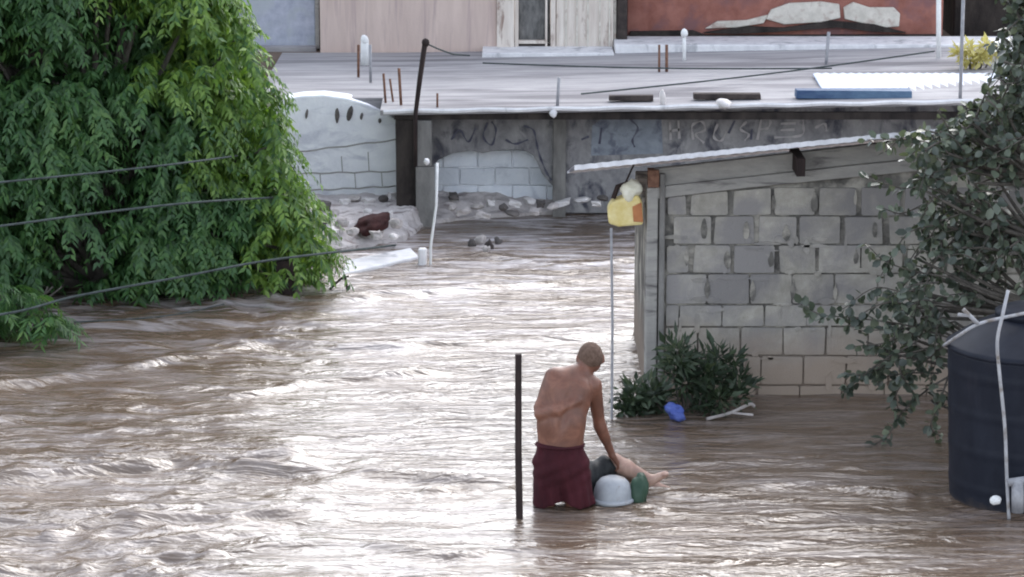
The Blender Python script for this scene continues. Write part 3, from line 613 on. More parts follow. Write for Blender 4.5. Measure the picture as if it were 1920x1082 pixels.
# corner post
mb = MB().box((xl - .16, YB - .03, -1.1), (xl - .06, YB + .15, ztop(1225) - .16), .004); mb.build('corner_column', M['beam'], bh, bev=.012)
MB().box((xl - .055, YB - .045, -1.1), (xl - .003, YB + .10, ztop(1225) - .04), .004).build('corner_column', M['pillar'], bh, bev=.012)
MB().box((xl - .15, YB - .05, ztop(1225) - .155), (xl - .058, YB + .10, ztop(1225) - .01)).build('timber_stub', M['rust'], bh)
MB().box((xw(1481, YB), YB - .35, zw(318, YB)), (xw(1497, YB), YB + .3, zw(285, YB))).build('rafter_end', M['black_wood'], bh, bev=.004)
# roof: corrugated sheet falling away to the back
mb = MB(); n = 150; x0 = xw(1076, 22.9); x1 = xw(2200, 22.9)
for i in range(n):
    u0, u1 = i / n, (i + 1) / n
    zz = lambda u: zw(np.interp(1076 + u * 1124, [1076, 1400, 1640, 2200], [310, 276, 252, 196]), 22.9)
    w0, w1 = .003 * math.sin(i * 2.1), .003 * math.sin((i + 1) * 2.1)
    a, b = x0 + (x1 - x0) * u0, x0 + (x1 - x0) * u1
    drop = -.56
    mb.add([(a, 22.9, zz(u0) + w0), (b, 22.9, zz(u1) + w1), (b, 25.9, zz(u1) + w1 + drop), (a, 25.9, zz(u0) + w0 + drop),
            (a, 22.9, zz(u0) + w0 - .042), (b, 22.9, zz(u1) + w1 - .042), (b, 25.9, zz(u1) + w1 + drop - .02), (a, 25.9, zz(u0) + w0 + drop - .02)], [(0, 1, 2, 3), (7, 6, 5, 4), (0, 4, 5, 1), (2, 6, 7, 3)])
mb.build('roof', M['sheet'], bh)
# yellow bag under the eave
yb = thing('hanging_container', pt(1172, 420, 23.5), 'yellow and white plastic container hanging under the eave beside the corner column', 'container')
P = ppoly([(1141, 418), (1139, 392), (1146, 378), (1168, 370), (1180, 364), (1198, 366), (1204, 380), (1206, 420), (1160, 424)], 23.4); MB().prism(P, 23.35, 23.55).build('body', M['yellow'], yb, bev=.02)
MB().add(*rock(pt(1184, 358, 23.4), (.085, .08, .075), 5, 3, .3)).build('spout', M['cream_plastic'], yb, smooth=True)
MB().prism(ppoly([(1188, 416), (1186, 388), (1203, 380), (1206, 417)], 23.33), 23.33, 23.36).build('patch', M['orange'], yb, bev=.005)
MB().tube([pt(1150, 372, 23.45), pt(1158, 350, 23.45), pt(1176, 344, 23.45), pt(1190, 350, 23.45)], .022, 6).tube([pt(1172, 345, 23.45), pt(1184, 318, 23.4), pt(1190, 306, 23.4)], .008, 6).build('strap', M['black_wood'], yb)
g0 = ground(1147, 786); o = MB().tube([g0 - [0, 0, .5], g0 + [0, 0, .8], pt(1146, 428, g0[1])], .011, 6).build('thin_rod', M['grey_metal']); tag(o, 'very thin upright grey rod in the water left of the bush', 'rod')
# dark post beside the man
g0 = ground(974, 972)
o = MB().tube([g0 - [0, 0, .5], g0 + [0, 0, .02], pt(972, 850, g0[1]), pt(972, 664, g0[1])], [.026, .026, .025, .024], 8).build('wooden_post', M['black_wood']); tag(o, 'dark upright post standing in the flood left of the bare backed person', 'post')

# ------------------------------------------------------------------ organic surfaces (people)
def surfnet(fn, lo, hi, h):
    ax = [np.arange(lo[k], hi[k] + h, h) for k in range(3)]
    G = np.meshgrid(*ax, indexing='ij'); D = fn(*G)
    s = D < 0; n = s.shape
    acc = np.zeros((n[0] - 1, n[1] - 1, n[2] - 1, 3)); cnt = np.zeros((n[0] - 1, n[1] - 1, n[2] - 1))
    for a in range(3):
        o1, o2 = [k for k in range(3) if k != a]
        for d1 in (0, 1):
            for d2 in (0, 1):
                sl0 = [None] * 3; sl1 = [None] * 3
                sl0[a] = slice(0, n[a] - 1); sl1[a] = slice(1, n[a])
                for o_, d in ((o1, d1), (o2, d2)): sl0[o_] = sl1[o_] = slice(d, n[o_] - 1 + d)
                A, B = D[tuple(sl0)], D[tuple(sl1)]; cr = (A < 0) != (B < 0)
                t = np.where(cr, A / np.where(cr, A - B, 1), 0)
                acc[..., a] += np.where(cr, t, 0); acc[..., o1] += np.where(cr, d1, 0); acc[..., o2] += np.where(cr, d2, 0); cnt += cr
    m = cnt > 0; idx = -np.ones(m.shape, int); idx[m] = np.arange(m.sum())
    I = np.argwhere(m); V = (I + acc[m] / cnt[m][:, None]) * h + np.array(lo)
    Fs = []
    for a in range(3):
        b, c = (a + 1) % 3, (a + 2) % 3
        sl0 = [slice(1, n[k] - 1) for k in range(3)]; sl1 = list(sl0); sl0[a] = slice(0, n[a] - 1); sl1[a] = slice(1, n[a])
        A, B = s[tuple(sl0)], s[tuple(sl1)]; E = np.argwhere(A != B)
        flip = A[tuple(E.T)]
        E = E + 1; E[:, a] -= 1
        q = []
        for db, dc in ((-1, -1), (0, -1), (0, 0), (-1, 0)):
            e = E.copy(); e[:, b] += db; e[:, c] += dc; q.append(idx[tuple(e.T)])
        q = np.stack(q, 1); q[~flip] = q[~flip][:, ::-1]; Fs.append(q)
    return V, np.concatenate(Fs).tolist()
def sm(a, b, k=.03):
    h = np.clip(.5 + .5 * (b - a) / k, 0, 1); return b * (1 - h) + a * h - k * h * (1 - h)
def cone(X, Y, Z, a, b, ra, rb, ys=1.0):
    """tapered limb; ys>1 flattens it front to back"""
    my = (a[1] + b[1]) / 2
    x, y, z = X - a[0], (Y - a[1]), Z - a[2]
    d = np.array(b) - np.array(a); L2 = d @ d
    t = np.clip((x * d[0] + y * d[1] + z * d[2]) / L2, 0, 1)
    ex, ey, ez = x - t * d[0], (y - t * d[1]) * ys, z - t * d[2]
    return np.sqrt(ex * ex + ey * ey + ez * ez) - (ra + (rb - ra) * t)
def ell(X, Y, Z, c, r):
    q = np.sqrt(((X - c[0]) / r[0]) ** 2 + ((Y - c[1]) / r[1]) ** 2 + ((Z - c[2]) / r[2]) ** 2)
    return (q - 1) * min(r)
YM = 20.0
J = lambda px, py, dy=0.: pt(px, py, YM + dy)
def hand(X, Y, Z, D, wr, dirv, side, curl=.5, sc=1.0, k=.012):
    """palm, four bent fingers of unequal length and a thumb leaving the side of the palm"""
    d = np.array(dirv, float); d /= np.linalg.norm(d); s = np.array(side, float); s -= d * (s @ d); s /= np.linalg.norm(s); n = np.cross(d, s)
    D = sm(D, cone(X, Y, Z, wr + d * .01 - s * .016 * sc, wr + d * .075 * sc - s * .02 * sc, .020 * sc, .019 * sc), .02)
    D = sm(D, cone(X, Y, Z, wr + d * .01 + s * .016 * sc, wr + d * .078 * sc + s * .02 * sc, .020 * sc, .018 * sc), .02)
    for i, (o_, L) in enumerate([(-.032, .062), (-.011, .075), (.011, .080), (.032, .070)]):
        b0 = wr + d * .085 * sc + s * o_ * sc; d1 = d * math.cos(curl * .7) - n * math.sin(curl * .7); d2 = d * math.cos(curl * 1.9) - n * math.sin(curl * 1.9)
        b1 = b0 + d1 * L * .5 * sc; b2 = b1 + d2 * L * .5 * sc
        fd = np.minimum(cone(X, Y, Z, b0 - d * .01, b1, .0100 * sc, .0092 * sc), cone(X, Y, Z, b1, b2, .0092 * sc, .0078 * sc)); D = sm(D, fd, .006)
    t0 = wr + d * .028 * sc + s * .030 * sc; t1 = t0 + (d * .6 + s * .75 - n * .2) * .036 * sc; t2 = t1 + (d * .9 + s * .2 - n * .5) * .028 * sc
    D = sm(D, cone(X, Y, Z, t0, t1, .014 * sc, .011 * sc), .01); D = sm(D, cone(X, Y, Z, t1, t2, .011 * sc, .0085 * sc), .006)
    return D
pelv, waist, mid, chest, ups = J(1050, 868, 0), J(1050, 832, .0), J(1052, 795, .02), J(1062, 745, .10), J(1074, 716, .16)
neck, hd = J(1092, 697, .20), J(1107, 671, .25)
lsh, lel, lwr = J(1037, 706, .12), J(1013, 764, .04), J(1026, 800, .24)
rsh, rel, rwr = J(1113, 722, .17), J(1124, 796, .24), J(1147, 852, .32)
def man_body(X, Y, Z):
    D = cone(X, Y, Z, pelv, mid, .165, .168, 1.45)
    D = sm(D, cone(X, Y, Z, mid, chest, .165, .178, 1.45), .05)
    D = sm(D, cone(X, Y, Z, chest, ups, .165, .125, 1.35), .05)
    D = sm(D, cone(X, Y, Z, lsh + [.03, 0, -.01], rsh + [-.03, 0, -.01], .068, .068, 1.0), .06)
    # shoulder blades and the groove of the spine
    for s_, c in ((-1, pt(1042, 736, YM - .01)), (1, pt(1092, 738, YM + .0))): D = sm(D, ell(X, Y, Z, c + [0, .06, 0], (.062, .045, .085)), .04)
    sp = cone(X, Y, Z, J(1047, 826, -.155), J(1074, 722, -.005), .026, .020); D = -sm(-D, sp, .035)
    # fold of skin across the lower back
    fo = cone(X, Y, Z, J(1006, 789, -.05), J(1046, 780, -.145), .013, .012); D = -sm(-D, fo, .028)
    fo = cone(X, Y, Z, J(1046, 780, -.145), J(1092, 757, -.04), .012, .008); D = -sm(-D, fo, .028)
    D = sm(D, cone(X, Y, Z, J(1010, 777, -.01), J(1042, 770, -.058), .034, .030), .035); D = sm(D, cone(X, Y, Z, J(1042, 770, -.058), J(1084, 752, -.02), .030, .018), .035)
    # neck, head
    D = sm(D, cone(X, Y, Z, ups, neck, .085, .058), .05); D = sm(D, cone(X, Y, Z, neck, hd, .064, .064), .03)
    D = sm(D, ell(X, Y, Z, hd + [0, -.005, .008], (.091, .110, .108)), .03)
    D = sm(D, ell(X, Y, Z, hd + [.02, .060, -.062], (.058, .060, .060)), .03)      # jaw
    D = sm(D, cone(X, Y, Z, hd + [.035, .105, -.005], hd + [.042, .130, -.035], .012, .016), .012)  # nose
    D = sm(D, cone(X, Y, Z, hd + [-.005, .102, .02], hd + [.065, .088, .02], .012, .012), .015)     # brow
    D = sm(D, cone(X, Y, Z, hd + [.018, .110, -.068], hd + [.052, .104, -.068], .009, .009), .008)  # lips
    for s_ in (-1, 1):
        D = sm(D, ell(X, Y, Z, hd + [.092 * s_, .005, -.010], (.014, .022, .036)), .008)            # ears
        e = ell(X, Y, Z, hd + [.028 + .03 * s_, .112, .002], (.014, .012, .010)); D = -sm(-D, e, .01)
    # arms
    D = sm(D, cone(X, Y, Z, lsh, lel, .060, .044), .04); D = sm(D, cone(X, Y, Z, lel, lwr, .043, .028), .02)
    D = sm(D, cone(X, Y, Z, rsh, rel, .060, .043), .035); D = sm(D, cone(X, Y, Z, rel, rwr, .043, .027), .02)
    D = sm(D, cone(X, Y, Z, rel + (rwr - rel) * .1, rel + (rwr - rel) * .45, .045, .036), .02)
    D = hand(X, Y, Z, D, rwr, J(1164, 876, .36) - rwr, (0, 1, 0), .7); D = hand(X, Y, Z, D, lwr, (.6, .5, -.4), (0, .5, 1), .8)
    # legs
    for hx, kx, ax in ((1028, 1024, 1022), (1074, 1076, 1078)):
        k = J(kx, 948, .05); D = sm(D, cone(X, Y, Z, J(hx, 872, 0), k, .10, .062), .04)
        a = np.array([k[0], YM + .02, -.42]); D = sm(D, cone(X, Y, Z, k, (k + a) / 2, .060, .058), .02); D = sm(D, cone(X, Y, Z, (k + a) / 2, a, .056, .036), .02)
        D = sm(D, cone(X, Y, Z, a + [0, -.02, -.03], a + [0, .16, -.05], .04, .028), .02)
    return D
def man_shorts(X, Y, Z):
    D = cone(X, Y, Z, waist + [0, 0, .0], pelv, .170, .185, 1.38)
    L, Rr = J(1026, 938, .02), J(1084, 936, .02)
    hl, hr = J(1030, 872, 0), J(1074, 872, 0)
    D = sm(D, cone(X, Y, Z, hl, L, .118, .114), .05); D = sm(D, cone(X, Y, Z, hr, Rr, .120, .122), .05)
    fold = .011 * np.sin(X * 46 + 2.2 * np.sin(Z * 8 + X * 4)) * np.clip((.48 - Z) / .3, 0, 1) * (.6 + .4 * np.sin(X * 13)) + .006 * np.sin(X * 95 + Z * 22 + Y * 30) * np.clip((.44 - Z) / .3, 0, 1)
    fold = fold + .006 * np.sin((Z - X * .5) * 60) * np.exp(-((Z - .30) / .10) ** 2) + .005 * np.sin(X * 120) * np.exp(-((Z - .45) / .04) ** 2)
    D = D + fold
    hem = .028 + .020 * np.sin(X * 19 + 1) + .01 * np.sin(Y * 30)
    D = np.maximum(D, hem - Z); D = np.maximum(D, Z - (waist[2] + .004 + .012 * np.sin(X * 9)))
    return D
mp = ground(1052, 955)
man = None
V, Fc = surfnet(man_body, (mp[0] - .32, YM - .26, -.52), (mp[0] + .52, YM + .62, 1.36), .0085)
man = link_mesh('person', V, Fc, M['skin'], None, smooth=True, origin=(mp[0], YM, 0))
tag(man, 'bare backed person in maroon shorts bending over in the flood', 'person')
V, Fc = surfnet(man_shorts, (mp[0] - .34, YM - .26, -.05), (mp[0] + .36, YM + .26, .62), .0085); link_mesh('shorts', V, Fc, M['cloth_maroon'], man, smooth=True)
wb = MB(); rr = []
for k in range(41):
    t = 2 * math.pi * k / 40; rr.append((waist[0] + .176 * math.cos(t), waist[1] + .176 / 1.38 * math.sin(t), waist[2] - .004))
wb.tube(rr, .010, 6, caps=False).build('waistband', M['cloth_maroon'], man, smooth=True)
def man_hair(X, Y, Z):
    D = ell(X, Y, Z, hd + [0, -.008, .010], (.0935, .1125, .1105))
    D = np.maximum(D, -(Z - (hd[2] - .045)) - 0.0); D = np.maximum(D, (Y - hd[1]) - .055 + np.clip(hd[2] + .05 - Z, 0, 1) * .7)
    return D + .0012 * np.sin(X * 240) * np.sin(Z * 260)
V, Fc = surfnet(man_hair, tuple(hd - .14), tuple(hd + .14), .006); link_mesh('hair', V, Fc, M['hair'], man, smooth=True)

# second person, lying back in the water beyond the first one, legs held up over a white tub
h2 = J(1092, 905, .30); kn1, kn2 = J(1150, 866, .40), J(1140, 874, .54); an1, an2 = J(1218, 900, .36), J(1226, 908, .50)
sh2 = np.array([h2[0] - .16, YM + .85, .06]); hd2 = np.array([h2[0] - .22, YM + 1.06, .13])
def body2(X, Y, Z):
    D = cone(X, Y, Z, h2, sh2, .13, .13, 1.0); D = sm(D, cone(X, Y, Z, sh2 + [-.10, 0, 0], sh2 + [.12, .02, 0], .06, .06), .05)
    D = sm(D, cone(X, Y, Z, sh2, hd2, .06, .055), .03); D = sm(D, ell(X, Y, Z, hd2, (.075, .085, .085)), .03)
    D = sm(D, cone(X, Y, Z, hd2 + [0, -.03, .07], hd2 + [0, -.055, .085], .01, .013), .01)
    for kn, an in ((kn1, an1), (kn2, an2)):
        D = sm(D, cone(X, Y, Z, h2, kn, .095, .066), .04); cal = kn + (an - kn) * .35
        D = sm(D, cone(X, Y, Z, kn, cal, .062, .066), .02); D = sm(D, cone(X, Y, Z, cal, an, .062, .042), .02)
        up = np.array([.115, .0, .045]) if an is an1 else np.array([.10, -.02, -.035])
        D = sm(D, cone(X, Y, Z, an + [-.01, 0, -.015], an + up, .042, .026), .02)
        for q in range(5): D = sm(D, cone(X, Y, Z, an + up + [-.01, (q - 2) * .015, 0], an + up + [.022 - .004 * q, (q - 2) * .017, .012], .011, .008), .006)
    for s_ in (-1, 1):
        a = sh2 + [.11 * s_, 0, 0]; b = a + [.06, -.24, -.09]; c = b + [.06, -.15, -.05]
        if s_ > 0: b = a + [.0, -.24, -.09]; c = b + [-.05, -.15, -.06]
        D = sm(D, cone(X, Y, Z, a, b, .048, .038), .03); D = sm(D, cone(X, Y, Z, b, c, .037, .027), .02); D = hand(X, Y, Z, D, c, (0, -1, -.1), (1, 0, 0), .4)
    return D
def cloth2(X, Y, Z):
    D = sm(cone(X, Y, Z, h2 + (sh2 - h2) * .12, h2, .145, .14), cone(X, Y, Z, h2, h2 + (kn1 - h2) * .78, .105, .085), .05)
    D = sm(D, cone(X, Y, Z, h2, h2 + (kn2 - h2) * .8, .105, .085), .05); return D + .005 * np.sin(X * 60 + Y * 30)
V, Fc = surfnet(body2, (h2[0] - .6, YM - .1, -.25), (h2[0] + .95, YM + 1.35, .55), .010)
p2 = link_mesh('person', V, Fc, M['skin_pale'], None, smooth=True, origin=(h2[0], h2[1], 0)); tag(p2, 'person in black lying back in the water with pale legs held up', 'person')
V, Fc = surfnet(cloth2, (h2[0] - .35, YM, -.15), (h2[0] + .45, YM + .95, .45), .010); link_mesh('shorts', V, Fc, M['cloth_black'], p2, smooth=True)
V, Fc = surfnet(lambda X, Y, Z: np.maximum(cone(X, Y, Z, h2 + (sh2 - h2) * .3, sh2, .148, .145), Y - sh2[1] - .06), (h2[0] - .5, YM + .1, -.2), (h2[0] + .3, YM + 1.2, .4), .012); link_mesh('shirt', V, Fc, M['cloth_black'], p2, smooth=True)
V, Fc = surfnet(lambda X, Y, Z: np.maximum(ell(X, Y, Z, hd2, (.080, .090, .090)), -(Y - hd2[1]) - .01), tuple(hd2 - .12), tuple(hd2 + .12), .008); link_mesh('hair', V, Fc, M['cloth_black'], p2, smooth=True)
# white tub and green can under the legs
g0 = ground(1150, 950)
tb = thing('white_tub', g0, 'upturned white plastic tub half under water beside the maroon shorts', 'tub')
MB().lathe((g0[0], g0[1] + .12, -.1), [(.148, 0), (.146, .12), (.138, .20), (.120, .25), (.092, .280), (.05, .296), (.001, .30)], 36).build('body', M['white_plastic'], tb, smooth=True)
MB().lathe((g0[0], g0[1] + .12, .012), [(.154, 0), (.163, .004), (.163, .022), (.154, .028)], 36).build('rim', M['white_plastic'], tb, smooth=True)
g1 = ground(1200, 946)
o = link_mesh('green_bag', *rock((g1[0], g1[1] + .08, .06), (.075, .07, .15), 21, 3, .30), M['green_plastic'], smooth=True); tag(o, 'small crumpled dark green bag in the water right of the white tub', 'bag')

# ------------------------------------------------------------------ black water tank
tc = ground(1921, 926); tc = np.array([tc[0], tc[1], 0]); TR = .605
zs = zw(648, tc[1]) + .02
tk = thing('water_tank', tc, 'large black plastic water tank at the right with a white pipe before it', 'tank')
MB().lathe(tc, [(TR * .92, -.25), (TR * .925, 0)] + [(TR * (.925 + .075 * q / 60) + (.004 if q % 15 in (6, 7, 8) else 0), (zs - .03) * q / 60) for q in range(1, 61)], 64).build('body', M['tank'], tk, smooth=True)
MB().lathe(tc + [0, 0, zs - .035], [(TR * .99, 0), (TR * 1.02, .006), (TR * 1.02, .03), (TR * .98, .045), (TR * .7, .16), (TR * .45, .235), (TR * .40, .24)], 64).build('shoulder', M['tank'], tk, smooth=True)
MB().lathe(tc + [0, 0, zs + .20], [(TR * .44, 0), (TR * .44, .05), (TR * .30, .085), (.01, .09)], 48).build('lid', M['tank'], tk, smooth=True)
pp = thing('supply_pipe', pt(1886, 940, tc[1] - .62), 'white plastic pipe running up the front of the black tank', 'pipe')
yp = tc[1] - TR - .04
MB().tube(bez([pt(1892, 975, yp), pt(1888, 900, yp), pt(1884, 800, yp), pt(1874, 700, yp), pt(1870, 640, yp), pt(1880, 590, yp), pt(1890, 545, yp + .1)], 6), .013, 10).build('riser', M['grey_pvc'], pp, smooth=True)
MB().tube([pt(1890, 905, yp - .02), pt(1925, 900, yp - .02), pt(1990, 900, yp - .02)], .03, 10).tube([pt(1908, 900, yp - .02), pt(1908, 960, yp - .02)], .045, 12).build('fitting', M['grey_metal'], pp, smooth=True)
o = MB().add(*rock(pt(1866, 938, yp), (.042, .035, .036), 8, 2, .15)).build('valve', M['white_paint'], tk, smooth=True)
o = MB().tube(bez([pt(1770, 648, tc[1]), pt(1800, 628, tc[1] - .3), pt(1834, 608, tc[1] - .35), pt(1880, 596, tc[1] - .3), pt(1960, 580, tc[1] - .2)], 5), .013, 7).tube([pt(1834, 608, tc[1] - .35), pt(1818, 592, tc[1] - .35), pt(1806, 580, tc[1] - .35)], .016, 7).tube([pt(1818, 592, tc[1] - .35), pt(1796, 590, tc[1] - .35)], .014, 7).build('tie_frame', M['grey_pvc'], smooth=True)
tag(o, 'pale forked pipe lying over the top of the black tank', 'pipe')

# ------------------------------------------------------------------ foliage
def leaves_mesh(name, P, Dr, Nn, L, W, m, parent=None, label=None, fold=.25, tpl=None):
    """P base points, Dr leaf axes, Nn approximate normals; one small folded leaf each"""
    n = len(P); Dr = Dr / (np.linalg.norm(Dr, axis=1)[:, None] + 1e-9); S = np.cross(Dr, Nn); S /= (np.linalg.norm(S, axis=1)[:, None] + 1e-9); N = np.cross(S, Dr)
    L = L[:, None]; W = W[:, None]
    if tpl is None: tpl = [(0, 0, 0), (.38, .5, .12), (1, 0, -.10), (.38, -.5, .12)], [(0, 1, 2), (0, 2, 3)]
    tv, tf = tpl; k = len(tv)
    V = np.stack([P + Dr * L * a + S * W * b + N * W * c for a, b, c in tv], 1).reshape(-1, 3)
    base = (np.arange(n) * k)
    sizes = [len(f) for f in tf]
    F = np.concatenate([np.concatenate([[base + i for i in f]], 0).T for f in tf], 0) if len(set(sizes)) == 1 else None
    if parent is not None: org = np.array(wloc(parent))
    else: org = np.array([V[:, 0].mean(), V[:, 1].mean(), max(V[:, 2].min(), 0)])
    me = bpy.data.meshes.new(name); me.vertices.add(len(V)); me.vertices.foreach_set('co', (V - org).ravel())
    me.loops.add(F.size); me.loops.foreach_set('vertex_index', F.ravel().astype(np.int32))
    me.polygons.add(len(F)); me.polygons.foreach_set('loop_start', (np.arange(len(F)) * F.shape[1]).astype(np.int32)); me.update(calc_edges=True)
    o = bpy.data.objects.new(name, me); COL.objects.link(o); me.materials.append(m)
    if parent is not None: o.parent = parent
    else: o.location = org
    return o
OVAL = ([(0, 0, 0), (.3, .42, .08), (.7, .40, .04), (1, 0, -.08), (.7, -.40, .04), (.3, -.42, .08)], [(0, 1, 2, 3), (0, 3, 4, 5)])
def unit(n):
    v = rng.normal(size=(n, 3)); return v / np.linalg.norm(v, axis=1)[:, None]
# --- big drooping tree on the left
by = [-250, 0, 60, 130, 180, 250, 330, 400, 470, 540, 600]; bx = [300, 428, 462, 478, 508, 520, 545, 585, 605, 622, 600]
def bottom(px): return np.interp(px, [-400, 0, 140, 400, 520, 640], [640, 625, 612, 600, 575, 552])
cl = []
def clump(px, py, Y, r, n): cl.append((px, py, Y, r, n))
for i in range(9000):
    px = rng.uniform(-420, 640); py = rng.uniform(-260, 600)
    r = rng.uniform(.20, .42); m_ = r * 190
    edge = np.interp(py, by, bx)
    if px + m_ * .95 > edge or py + m_ * .35 > bottom(px): continue
    hol = float(vnoise(np.array([px / 115. + 4]), np.array([py / 95. + 9]), 61)[0])
    if rng.random() < .45 and hol > -.12: Y = 26.7 + max(px, 0) / 640 * 1.0 + rng.uniform(0, .35)
    else: Y = 28.0 + max(px, 0) / 640 * .5 + rng.uniform(0, 1.3)
    c = pt(px, py, Y)
    if any((c[0] - q[0]) ** 2 + (c[1] - q[1]) ** 2 * .7 + (c[2] - q[2]) ** 2 < (.62 * (r + q[3]) * .62) ** 2 for q in [(a[4][0], a[4][1], a[4][2], a[3]) for a in [(0, 0, 0, z[3], z[5]) for z in cl]]): continue
    cl.append((px, py, Y, r, 0, c))
# hand placed edge clumps so that the outline follows the photograph
for yy in range(-200, 545, 34):
    e = np.interp(yy, by, bx); r = rng.uniform(.13, .22); c = pt(e - r * 150, yy, 27.6 + rng.uniform(-.2, .3)); cl.append((e, yy, 27.6, r, 0, c))
print('clumps', len(cl))
tree = thing('leafy_tree', (xw(250, 27.3), 27.6, 0), 'big bright green tree with long drooping leaves overhanging the flood', 'tree')
PP, DD, NN, LL, WW = [], [], [], [], []
for (px, py, Y, r, _, c) in cl:
    nf = int(34 * (r / .35) ** 1.6) + 7
    d = unit(nf); d[:, 2] = np.abs(d[:, 2]) * .9 - .25; d[:, 1] -= .15; d /= np.linalg.norm(d, axis=1)[:, None]
    base = c + d * r * rng.uniform(.25, .85, (nf, 1))
    for b, dd in zip(base, d):
        L = rng.uniform(.24, .42) * (.7 + r); nl = 9
        hdir = np.array([dd[0], dd[1], max(dd[2], -.2) + .15]); hdir /= np.linalg.norm(hdir)
        side = np.cross(hdir, [0, 0, 1.]); side /= (np.linalg.norm(side) + 1e-6)
        t = np.linspace(.12, 1, nl)
        p = b + hdir * (L * t)[:, None]; p[:, 2] -= L * .75 * t ** 2
        if p[-1, 2] < .04: continue
        for s_ in (-1, 1):
            ld = hdir * .35 + side * s_ * .55 + np.array([0, 0, -1.0]) * rng.uniform(.5, 1.3, (nl, 1)) + rng.normal(0, .16, (nl, 3))
            PP.append(p); DD.append(ld); NN.append(np.tile(hdir + [0, 0, .4], (nl, 1)) + rng.normal(0, .2, (nl, 3)))
            LL.append(rng.uniform(.07, .20, nl) * (1 - .35 * t) * (.8 + .5 * r)); WW.append(rng.uniform(.020, .048, nl))
PP = np.concatenate(PP); DD = np.concatenate(DD); NN = np.concatenate(NN); LL = np.concatenate(LL); WW = np.concatenate(WW)
k = PP[:, 2] > .02
PP, DD, NN, LL, WW = PP[k], DD[k], NN[k], LL[k], WW[k]
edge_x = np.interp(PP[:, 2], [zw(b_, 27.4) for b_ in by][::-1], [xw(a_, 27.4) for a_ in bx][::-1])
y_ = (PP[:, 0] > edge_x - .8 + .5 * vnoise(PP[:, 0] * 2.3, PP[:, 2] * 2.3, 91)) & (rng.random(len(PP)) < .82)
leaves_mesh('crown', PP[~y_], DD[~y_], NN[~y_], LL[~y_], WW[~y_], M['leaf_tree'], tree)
leaves_mesh('sunlit_edge', PP[y_], DD[y_], NN[y_], LL[y_], WW[y_], M['leaf_sunlit'], tree)  # yellow-green leaf colour paints the sunlit right edge of the crown
mb = MB(); tb0 = np.array([xw(180, 27.8), 27.9, -1.1])
top = tb0 + [.1, .1, 2.4]; mb.tube(bez([tb0, tb0 + [.05, 0, 1.0], top, top + [.1, .2, 1.4]], 5), [.20 - .0085 * i for i in range(16)], 10)
mb.build('trunk', M['bark'], tree, smooth=True)
mb = MB()
for q in cl[::3]:
    c = q[5]; a = tb0 + [0, 0, 1.0 + rng.uniform(0, 1.8)]; m1 = (a + c) / 2 + [0, 0, .15]
    mb.tube(bez([a, m1, c], 4), [.05 - .0045 * i for i in range(9)], 5)
mb.build('limb', M['bark'], tree, smooth=True)
# low clump at the left frame edge
sb = thing('drooping_shrub', ground(30, 640), 'low green drooping shrub in the water at the left edge', 'shrub')
PP, DD, NN, LL, WW = [], [], [], [], []
for i in range(190):
    px = rng.uniform(-160, 112); top_ = np.interp(px, [-160, 0, 60, 112], [520, 530, 545, 590]); py = rng.uniform(top_, 622); Y = 25.2 + rng.uniform(-.3, .6)
    b = pt(px, py, Y)
    if b[2] < .08: continue
    a_ = rng.uniform(0, 6.28); hdir = np.array([math.cos(a_), math.sin(a_) * .7, .35]); hdir /= np.linalg.norm(hdir); side = np.cross(hdir, [0, 0, 1.]); side /= np.linalg.norm(side)
    L = rng.uniform(.18, .32); t = np.linspace(.1, 1, 9); p = b + hdir * (L * t)[:, None]; p[:, 2] -= L * .7 * t ** 2
    for s_ in (-1, 1):
        PP.append(p); DD.append(hdir * .4 + side * s_ * .6 + np.array([0, 0, -1.]) * rng.uniform(.4, 1.2, (9, 1))); NN.append(np.tile(hdir + [0, 0, .5], (9, 1))); LL.append(rng.uniform(.08, .14, 9)); WW.append(rng.uniform(.02, .032, 9))
PP = np.concatenate(PP); k = PP[:, 2] > .05
leaves_mesh('foliage', PP[k], np.concatenate(DD)[k], np.concatenate(NN)[k], np.concatenate(LL)[k], np.concatenate(WW)[k], M['leaf_tree'], sb)
g = ground(30, 640); mb = MB()
for i in range(7): mb.tube(bez([g + [rng.uniform(-.1, .1), .3, -.6], g + [rng.uniform(-.3, .3), .3, .1], g + [rng.uniform(-.6, .4), .3, .45]], 3), [.02, .018, .016, .014, .012, .01, .008], 5)
mb.build('stem', M['bark'], sb)
# mooring stump under the tree
g = ground(540, 552); o = MB().box((g[0] - .10, g[1] - .1, -.6), (g[0] + .06, g[1] + .06, .36), .012).build('stump', M['black_wood'], bev=.012); tag(o, 'short dark stump in the water at the foot of the leafy tree', 'stump')
g = ground(645, 545); o = MB().tube(bez([g - [.25, 0, .1], g + [-.03, 0, .12], g + [.02, 0, .10], g + [.035, 0, -.1]], 5), .012, 6).tube([g + [-.03, 0, .12], g + [.05, 0, .15]], .01, 6).build('twig', M['black_wood']); tag(o, 'bare hooked twig poking from the water right of the leafy tree', 'twig')

